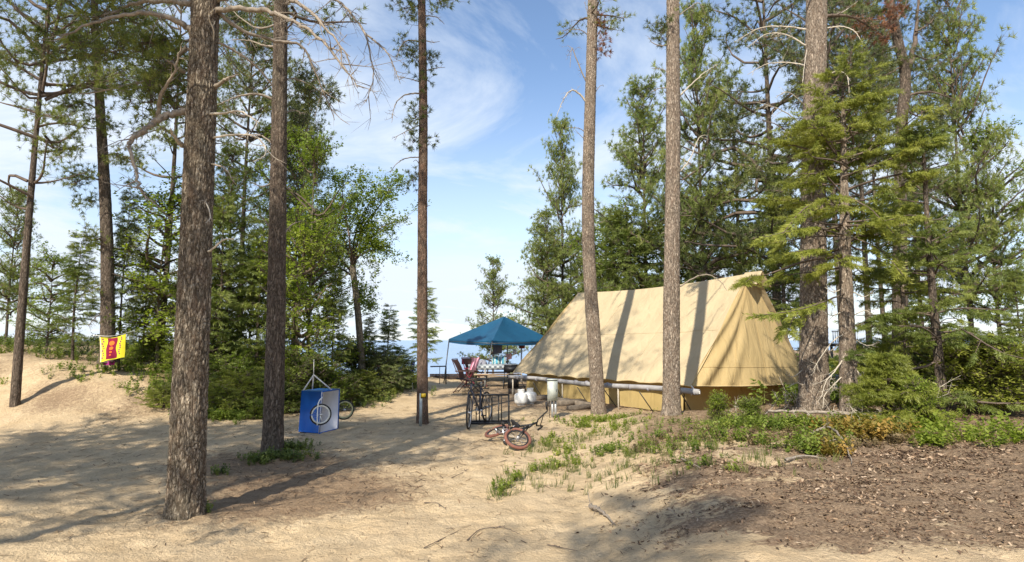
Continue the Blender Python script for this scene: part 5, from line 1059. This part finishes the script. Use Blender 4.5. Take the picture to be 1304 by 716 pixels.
# ================================================================== THE BLUE CUBE
A_, B_, C2 = G(380, 552), G(406.5, 553.5), G(430, 549); zb = gz(B_[0], B_[1])+.0
C2 = np.array([W(430, 548, B_[1]+.52)[0], B_[1]+.52, zb]); A_ = np.array([W(380, 552, B_[1]+.16)[0], B_[1]+.16, zb]); D_ = A_+C2-B_
hb_ = .745; top = []
for p, (px, py) in ((A_, (384, 499.5)), (B_, (410.5, 500.5)), (C2, (432, 498))):
    q = W(px, py, p[1]); q[2] = zb+hb_; top.append(q)
top.append(top[0]+top[2]-top[1]); bot = [A_, B_, C2, D_]
r = thing('cube_box', 'blue and white plywood cube hung from a rope, bicycle wheels sticking out of it', 'box', (float(B_[0]), float(B_[1]), zb))
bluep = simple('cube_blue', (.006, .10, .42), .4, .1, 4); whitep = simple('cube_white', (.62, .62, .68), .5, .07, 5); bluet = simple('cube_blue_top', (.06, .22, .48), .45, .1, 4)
def face(q, m, nm, lab=None):
    mb = MB(); q = np.array(q, float); n = np.cross(q[1]-q[0], q[3]-q[0]); n /= np.linalg.norm(n); c = (np.array(bot).mean(0)+np.array(top).mean(0))/2
    if n @ (q.mean(0)-c) < 0: n = -n
    mb.add(np.vstack([q, q-n*.018]), [[0, 1, 2, 3], [4, 5, 6, 7], [0, 1, 5, 4], [1, 2, 6, 5], [2, 3, 7, 6], [3, 0, 4, 7]]); part(nm, mb, m, r, label=lab)
lift = np.array([0, 0, .02])
face([bot[0]+lift, bot[1]+lift, top[1], top[0]], bluep, 'side_panel', 'deep blue side of the cube'); face([bot[1]+lift, bot[2]+lift, top[2], top[1]], whitep, 'side_panel', 'white side of the cube')
face([bot[2]+lift, bot[3]+lift, top[3], top[2]], bluep, 'side_panel'); face([bot[3]+lift, bot[0]+lift, top[0], top[3]], bluep, 'side_panel'); face([t+[0, 0, .003] for t in top], bluet, 'lid'); face([b+lift for b in bot], bluep, 'bottom_panel')
for a, b in ((top[1], top[2]), (bot[1]+lift, bot[2]+lift), (bot[2]+lift, top[2])):
    mb = MB(); mb.beam(a, b, .022, .022); part('edge_trim', mb, bluep, r)
ap = W(399.5, 477.5, A_[1]+.25); strap = simple('strap_white', (.62, .58, .52), .8)
for tp in (top[0]*.96+top[2]*.04, top[3]*.6+top[0]*.4, top[1]*.45+top[2]*.55): mb = MB(); mb.tube([tp, ap], .012, 6); part('strap', mb, strap, r)
mb = MB(); mb.tube([ap, W(399.7, 458, A_[1]+.28)], .007, 6); part('rope', mb, strap, r); mb = MB(); mb.tube([W(399.7, 458, A_[1]+.28), W(404, 240, A_[1]+.3), W(408, -90, A_[1]+.6)], .0014, 4); part('wire', mb, M['twig'], r)
wl_ = wheel('wheel', r, tuple(W(408.3, 528, B_[1]-.12)-np.array(r.location)), .187, rubber, simple('rim_cream', (.74, .73, .66), .5), .016, 14, rot=(0, 0, R(26)), rimw=.95)
wheel('wheel', r, tuple(W(438.5, 522, C2[1]+.14)-np.array(r.location)), .187, rubber, simple('rim_yellow', (.48, .46, .25), .5), .016, 14, rot=(0, 0, R(30)), rimw=.95)
c = W(408.3, 528, B_[1]-.12); mb = MB(); mb.tube(smoothline([W(410.5, 506, B_[1]-.02), W(406, 512, B_[1]-.12), W(404.5, 522, B_[1]-.17), W(404, 542, B_[1]-.19)], 5), .011, 8); mb.tube([c-[.03, .04, 0], W(404.2, 530, B_[1]-.18)], .01, 6); part('fork', mb, white, r, True)
for dx_, dz_ in ((.05, .01), (.03, -.09)): mb = MB(); mb.tube([c+[0, -.03, 0], c+[dx_, -.05, dz_]], .008, 6); part('crank', mb, white, r)
# ================================================================== RAILING FAR RIGHT
r = thing('deck_railing', 'pale railing on a dark deck far away between the thick trunk and the spruce trunk', 'railing', (hit(1068, 27), 27, gz(hit(1068, 27), 27)))
z0 = EYE-(437-433)/F*27; z1 = EYE+(433-422)/F*27; xa0, xa1 = hit(1060, 27), hit(1094, 27); pale = simple('rail_pale', (.45, .50, .55), .7)
mb = MB(); mb.box(((xa0+xa1)/2, 27.3, z0-.08), (xa1-xa0, .7, .14)); part('deck', mb, black, r)
mb = MB(); mb.box(((xa0+xa1)/2, 27, z1), (xa1-xa0, .06, .05)); part('rail', mb, pale, r)
for i in range(12): x = xa0+(xa1-xa0)*(i+.5)/12; mb = MB(); mb.box((x, 27.012, (z0+z1)/2), (.04, .03, z1-z0-.03)); part('baluster', mb, pale, r)
for x in (xa0+.1, xa1-.1): mb = MB(); mb.tube([(x, 27.3, gz(x, 27.3)-.1), (x, 27.3, z0-.1)], .06, 8); part('post', mb, black, r)
p, q = W(1052, 478, 12.6), W(1067, 479, 12.6); mb = MB(); mb.beam(p, q, .10, .05); mb.beam(W(1054, 479, 12.64), [W(1054, 479, 12.64)[0], 12.64, gz(float(p[0]), 12.64)], .05, .04); mb.beam(W(1065, 479, 12.64), [W(1065, 479, 12.64)[0], 12.64, gz(float(q[0]), 12.64)], .05, .04); tag(part('plank_seat', mb, pale), 'pale weathered plank on two stakes between the thick trunk and spruce trunk', 'plank')
# ================================================================== FALLEN WOOD
rng = np.random.default_rng(91)
def ground_line(pix, lift=.0, yoff=0): return np.array([np.array([*(lambda g: (g[0], g[1]+yoff))(G(a, b)), 0]) + [0, 0, gz(G(a, b)[0], G(a, b)[1])+lift] for a, b in pix])
P = np.array([W(978, 523, 9.2), W(1040, 525, 9.05), W(1100, 528, 8.9), W(1158, 532, 8.8)])
mb = MB(); limb(mb, P[::-1], .022, rng, 3, .3, sides=10, r1=.016); tag(part('fallen_log', mb, M['deadwood'], None, True), 'thin straight grey fallen log lying across the undergrowth at right', 'log')
for pix, r0, lb, y in [([(1032, 556), (1056, 557), (1072, 572), (1086, 594)], .018, 'curved dead branch arching over the brown litter below the spruce', None), ([(1000, 590), (1025, 584), (1052, 588)], .014, 'short dead branch lying flat left of the curved one', None), ([(868, 588), (880, 594), (892, 600)], .008, 'thin dark stick at the top edge of the wood chips', None)]:
    P = ground_line(pix, .03); P[1:-1, 2] += .10 if r0 > .016 else .0; mb = MB(); limb(mb, P, r0, rng, 3, .3); tag(part('dead_branch', mb, M['deadwood'], None, True), lb, 'branch', 'dead branches on the ground')
P = ground_line([(752, 648), (766, 656), (783, 672)], .03); mb = MB(); limb(mb, P, .022, rng, 4, .5); mb.segs([P[0]], [P[0]+[-.02, .05, .12]], .006, .003, 4); tag(part('dead_branch', mb, M['deadwood'], None, True), 'short dark forked stick lying on the pale sand', 'branch', 'dead branches on the ground')
for pix, lb in [([(595, 690), (612, 676), (640, 674), (662, 682)], 'long thin curved twig on the sand at bottom centre'), ([(575, 610), (588, 604), (597, 599)], 'thin straight twig on the sand in the middle'), ([(458, 615), (470, 613)], 'tiny dark twig on the shaded sand'), ([(540, 700), (560, 690), (588, 676)], 'thin twig beside the long curved one'), ([(697, 696), (715, 700), (735, 704)], 'thin twig at the bottom edge of the sand'), ([(540, 642), (556, 642), (568, 650)], 'bent twig in the middle of the sand'), ([(390, 520), (420, 534), (440, 533)], 'dark root strand right of the blue cube')]:
    P = ground_line(pix, .012); mb = MB(); limb(mb, P, .003, rng, 2, .3, r1=.0015, sides=5); tag(part('twig', mb, M['twig'], None, True), lb, 'twig', 'twigs on the sand')
for (px, py, lb, hh) in [(1020, 512, 'thin pale dead twigs standing between tent end and thick trunk', .35), (950, 530, 'dry twigs sticking up before the shaded end wall', .3), (1100, 545, 'dry twigs over the orange leaves', .3), (1130, 520, 'dead twigs leaning behind the fallen log', .5), (1058, 540, 'dry twigs by the spruce trunk', .35), (1165, 530, 'dead twigs under the edge spruce', .5)]:
    g = G(px, max(py, 520)); mb = MB()
    for _ in range(5):
        a = g+rng.normal(size=3)*[.22, .15, 0]; a[2] = gz(a[0], a[1])-.03; d_ = np.array([rng.normal()*.5, rng.normal()*.4, 1.]); limb(mb, [a, a+d_*hh*.5, a+d_*hh+rng.normal(size=3)*.08], .006, rng, 4, .9, r1=.002, sides=5)
    tag(part('dry_twigs', mb, M['deadpale'], None, True), lb, 'twigs', 'dry twigs in the undergrowth')
# ================================================================== LITTER AND GROUND COVER
def scatter(n, x0, x1, y0, y1, fn, seed):
    r = np.random.default_rng(seed); x = r.uniform(x0, x1, n); y = r.uniform(y0, y1, n); k = r.random(n) < fn(x, y); return x[k], y[k], r
x, y, r_ = scatter(150000, .2, 9.5, 2.6, 9, lambda x, y: np.clip((chip_mask(x, y)-.75*S((vn(x*3.2, y*4.5, 0, 66)*.6+vn(x*8, y*8, 0, 67)*.4-.42)*4))**1.2, 0, 1)*.9+.006, 201)
z = terrain(x, y); n = len(x); s = (.004+.018*r_.random(n)**2.5)*np.clip(y/4.5, .8, 1.5)
chip = (np.array([[-.9, -.35, 0], [1., -.28, .12], [.8, .30, .0], [-1., .36, .14]]), np.array([[0, 1, 2], [0, 2, 3]]))
chm = NM('wood_chips'); ca = chm.attr(); chm.fin(chm.ramp(ca, [(.2, (.060, .040, .028)), (.5, (.16, .100, .064)), (.8, (.30, .205, .13)), (.97, (.42, .32, .23))]), .9, None, .15)
mb = MB(); D = r_.normal(size=(n, 3))*.42+[0, 0, 1]; mb.stamp(*chip, np.stack([x, y, z+.006], 1), D, s, r_)
tag(part('wood_chips', mb, chm.m, None, False, 'stuff'), 'dark brown bark chips spread over the sand at lower right', 'wood chips')
# needles, cones and bits strewn on the sand
x, y, r_ = scatter(90000, -8, 8, 2.6, 15, lambda x, y: .08+.16*(vn(x*2, y*2, 0, 71) > .6)+litter_mask(x, y)**1.5*.75*S((15-y)/4), 202)
z = terrain(x, y); n = len(x); s = (.010+.045*r_.random(n)**2.5)*np.clip(y/6, .7, 1.6); needle = (np.array([[-1., -.07, 0], [1., -.09, .06], [.9, .09, .06], [-1., .08, 0]]), np.array([[0, 1, 2], [0, 2, 3]]))
mb = MB(); a = r_.uniform(0, 6.28, n); D = np.stack([.1*r_.normal(size=n), .1*r_.normal(size=n), np.ones(n)], 1); mb.stamp(*needle, np.stack([x, y, z+.005], 1), D, s, r_)
ltm = NM('needle_litter'); la = ltm.attr(); ltm.fin(ltm.ramp(la, [(.2, (.07, .045, .03)), (.6, (.20, .12, .07)), (.9, (.38, .26, .15))]), .9, None, .15)
tag(part('needle_litter', mb, ltm.m, None, False, 'stuff'), 'brown pine needles and bits strewn on the sand', 'needle litter')
# low plants: template sprigs
def sprig(n, seed, leaf=.2):
    r = np.random.default_rng(seed); V, T = [], []; o = 0
    for st_ in range(n):
        d = np.array([r.normal()*.45, r.normal()*.45, 1.]); d /= np.linalg.norm(d); L = r.uniform(.6, 1.1)
        b = np.array([r.normal()*.12, r.normal()*.12, 0]); s_ = np.array([.012, 0, 0]); V += [b-s_, b+s_, b+d*L]; T.append([o, o+1, o+2]); o += 3
        for q in np.linspace(.25, 1, 7):
            c = b+d*L*q; l = np.array([r.normal(), r.normal(), r.normal()*.5+.3]); l /= np.linalg.norm(l); w = np.cross(l, [0, 0, 1]); w /= np.linalg.norm(w)
            V += [c, c+l*leaf*.5-w*leaf*.32, c+l*leaf*.5+w*leaf*.32+[0, 0, .02], c+l*leaf]; T += [[o, o+1, o+2], [o+1, o+3, o+2]]; o += 4
    return np.array(V), np.array(T)
SG = sprig(5, 1); SG2 = sprig(6, 2, .26)
def plants(name, label, cat, spots, mat, seed, dens=1., tpl=SG, sc=(.10, .24), bound=None):
    r = np.random.default_rng(seed); X_, Y_ = [], []
    for (px, py, rx, ry, n) in spots:
        g = G(px, py); n = int(n*dens); X_.append(g[0]+r.normal(size=n)*rx*.5); Y_.append(g[1]+r.normal(size=n)*ry*.5)
    x = np.concatenate(X_); y = np.concatenate(Y_); z = terrain(x, y); n = len(x)
    mb = MB(); mb.stamp(*tpl, np.stack([x, y, z-.01], 1), r.normal(size=(n, 3))*.18+[0, 0, 1], r.uniform(*sc, n), r); return tag(part(name, mb, M[mat], None, False, 'stuff'), label, cat)
plants('ground_cover', 'bright green low berry plants around the foot of the bent bare trunk', 'ground cover', [(765, 536, .9, .5, 120), (790, 545, .7, .35, 56), (745, 545, .35, .4, 32), (700, 568, .25, .3, 13), (722, 575, .3, .3, 18), (735, 590, .3, .3, 16), (640, 625, .12, .3, 10), (655, 612, .12, .2, 8), (700, 598, .3, .25, 13), (708, 560, .2, .4, 11), (680, 600, .2, .2, 6)], 'leaf_bright', 301, 1., SG, (.06, .20))
plants('ground_cover', 'green low berry plants in front of the straight grey trunk and tent end', 'ground cover', [(815, 560, .9, .5, 28), (850, 560, .8, .5, 20), (880, 572, .7, .4, 12), (905, 548, .6, .5, 28), (930, 540, .5, .4, 44), (770, 580, .3, .3, 14), (775, 572, .2, .2, 11), (930, 560, .9, .4, 16), (860, 540, .9, .3, 22), (900, 588, .4, .3, 9), (935, 600, .12, .12, 6), (840, 575, .6, .4, 19)], 'leaf', 302, 1., SG, (.06, .20))
plants('ground_cover', 'tangled green undergrowth behind the wood chips, below the fallen log', 'ground cover', [(970, 545, .7, .4, 48), (1005, 548, .6, .4, 42), (1000, 566, .7, .3, 21), (960, 562, .6, .3, 16), (1045, 546, .8, .4, 36), (1060, 562, .4, .3, 10), (1025, 575, .4, .3, 12)], 'leaf', 303, 1., SG2, (.06, .24))
plants('ground_cover', 'yellow and orange turning leaves below the fallen log', 'ground cover', [(1110, 556, .45, .25, 90), (1085, 553, .35, .25, 36), (1040, 580, .3, .2, 16)], 'leaf_yellow', 304, 1., SG2, (.12, .26))
plants('dry_undergrowth', 'brown withered stalks and leaves among the low green plants at right', 'dry plants', [(850, 565, 1., .5, 40), (930, 555, 1., .5, 60), (990, 560, 1., .5, 70), (1050, 556, 1., .5, 60), (1110, 566, .8, .4, 50), (1150, 560, .6, .4, 50), (1220, 560, 1., .5, 60)], 'dry_leaf', 311, 1., SG, (.05, .19))
plants('ground_cover', 'bright broad-leaved plants at the right edge under the spruce', 'ground cover', [(1168, 543, .3, .25, 20), (1180, 566, .25, .25, 12), (1140, 540, .5, .3, 13), (1205, 552, .6, .4, 20), (1240, 560, .8, .5, 23), (1290, 560, .9, .6, 26)], 'leaf_bright', 305, 1., SG2, (.10, .26))
plants('ground_cover', 'dark low shrubs on the litter patch around the mid-sized dark trunk', 'ground cover', [(370, 572, .3, .25, 60), (352, 584, .5, .25, 70), (378, 584, .25, .2, 24), (330, 590, .3, .2, 18), (280, 604, .12, .1, 10), (262, 654, .07, .05, 7)], 'fir', 306, 1., SG, (.08, .2))
plants('ground_cover', 'low green cover along the foot of the shrub bank', 'ground cover', [(272, 532, .5, .25, 60), (300, 530, .6, .3, 70), (330, 528, .5, .3, 40), (355, 522, .5, .4, 40), (450, 498, 1.2, .6, 90), (500, 492, 1.1, .7, 80), (415, 505, .9, .6, 50), (205, 500, .5, .5, 40), (165, 472, 1.2, .6, 50), (230, 480, .8, .6, 60), (120, 478, 1.2, .6, 30)], 'leaf', 307, 1.3, SG, (.12, .30))
x, y, r_ = scatter(14000, 4.5, 26, 10.5, 34, lambda x, y: (y > 13+.0*x)*(x > 7.6+.1*(y-13))*.75+(x > 4.5)*(y < 12)*.25, 308)
z = terrain(x, y); n = len(x); mb = MB(); mb.stamp(*SG2, np.stack([x, y, z], 1), r_.normal(size=(n, 3))*.2+[0, 0, 1], r_.uniform(.2, .5, n), r_); tag(part('undergrowth', mb, M['leaf'], None, False, 'stuff'), 'green undergrowth covering the ground of the stand at right', 'undergrowth')
x, y, r_ = scatter(9000, -30, -3.2, 14.2, 24, lambda x, y: .5*(y > 14.4+.4*np.abs(x+6)*.2), 309)
z = terrain(x, y); n = len(x); mb = MB(); mb.stamp(*SG2, np.stack([x, y, z], 1), r_.normal(size=(n, 3))*.2+[0, 0, 1], r_.uniform(.12, .28, n), r_); tag(part('undergrowth', mb, M['fir'], None, False, 'stuff'), 'undergrowth covering the lake bank behind the shrubs at left', 'undergrowth')
# grass blades among the plants
bl = []; T_ = []; rg = np.random.default_rng(7)
for i in range(9):
    a = rg.uniform(0, 6.28); L = rg.uniform(.5, 1); b = rg.normal(size=2)*.12; d_ = np.array([math.cos(a), math.sin(a)])*.35*L; w = np.array([-math.sin(a), math.cos(a), 0])*.018
    p0 = np.array([b[0], b[1], 0]); p1 = p0+[d_[0]*.4, d_[1]*.4, L*.6]; p2 = p0+[d_[0], d_[1], L]; o = len(bl); bl += [p0-w, p0+w, p1-w*.7, p1+w*.7, p2]; T_ += [[o, o+1, o+3], [o, o+3, o+2], [o+2, o+3, o+4]]
GR = (np.array(bl), np.array(T_))
plants('grass', 'thin grass tufts on the sandy slope below the bent bare trunk', 'grass', [(690, 575, .5, .5, 40), (720, 600, .5, .4, 40), (760, 560, .8, .5, 60), (640, 628, .2, .4, 22), (665, 610, .3, .3, 16), (800, 600, .6, .4, 30), (950, 590, 1.2, .4, 50), (850, 575, 1., .5, 60), (1000, 540, 1.5, .6, 90), (700, 620, .3, .3, 10)], 'grass', 310, 1., GR, (.08, .2))
bpy.context.view_layer.update()
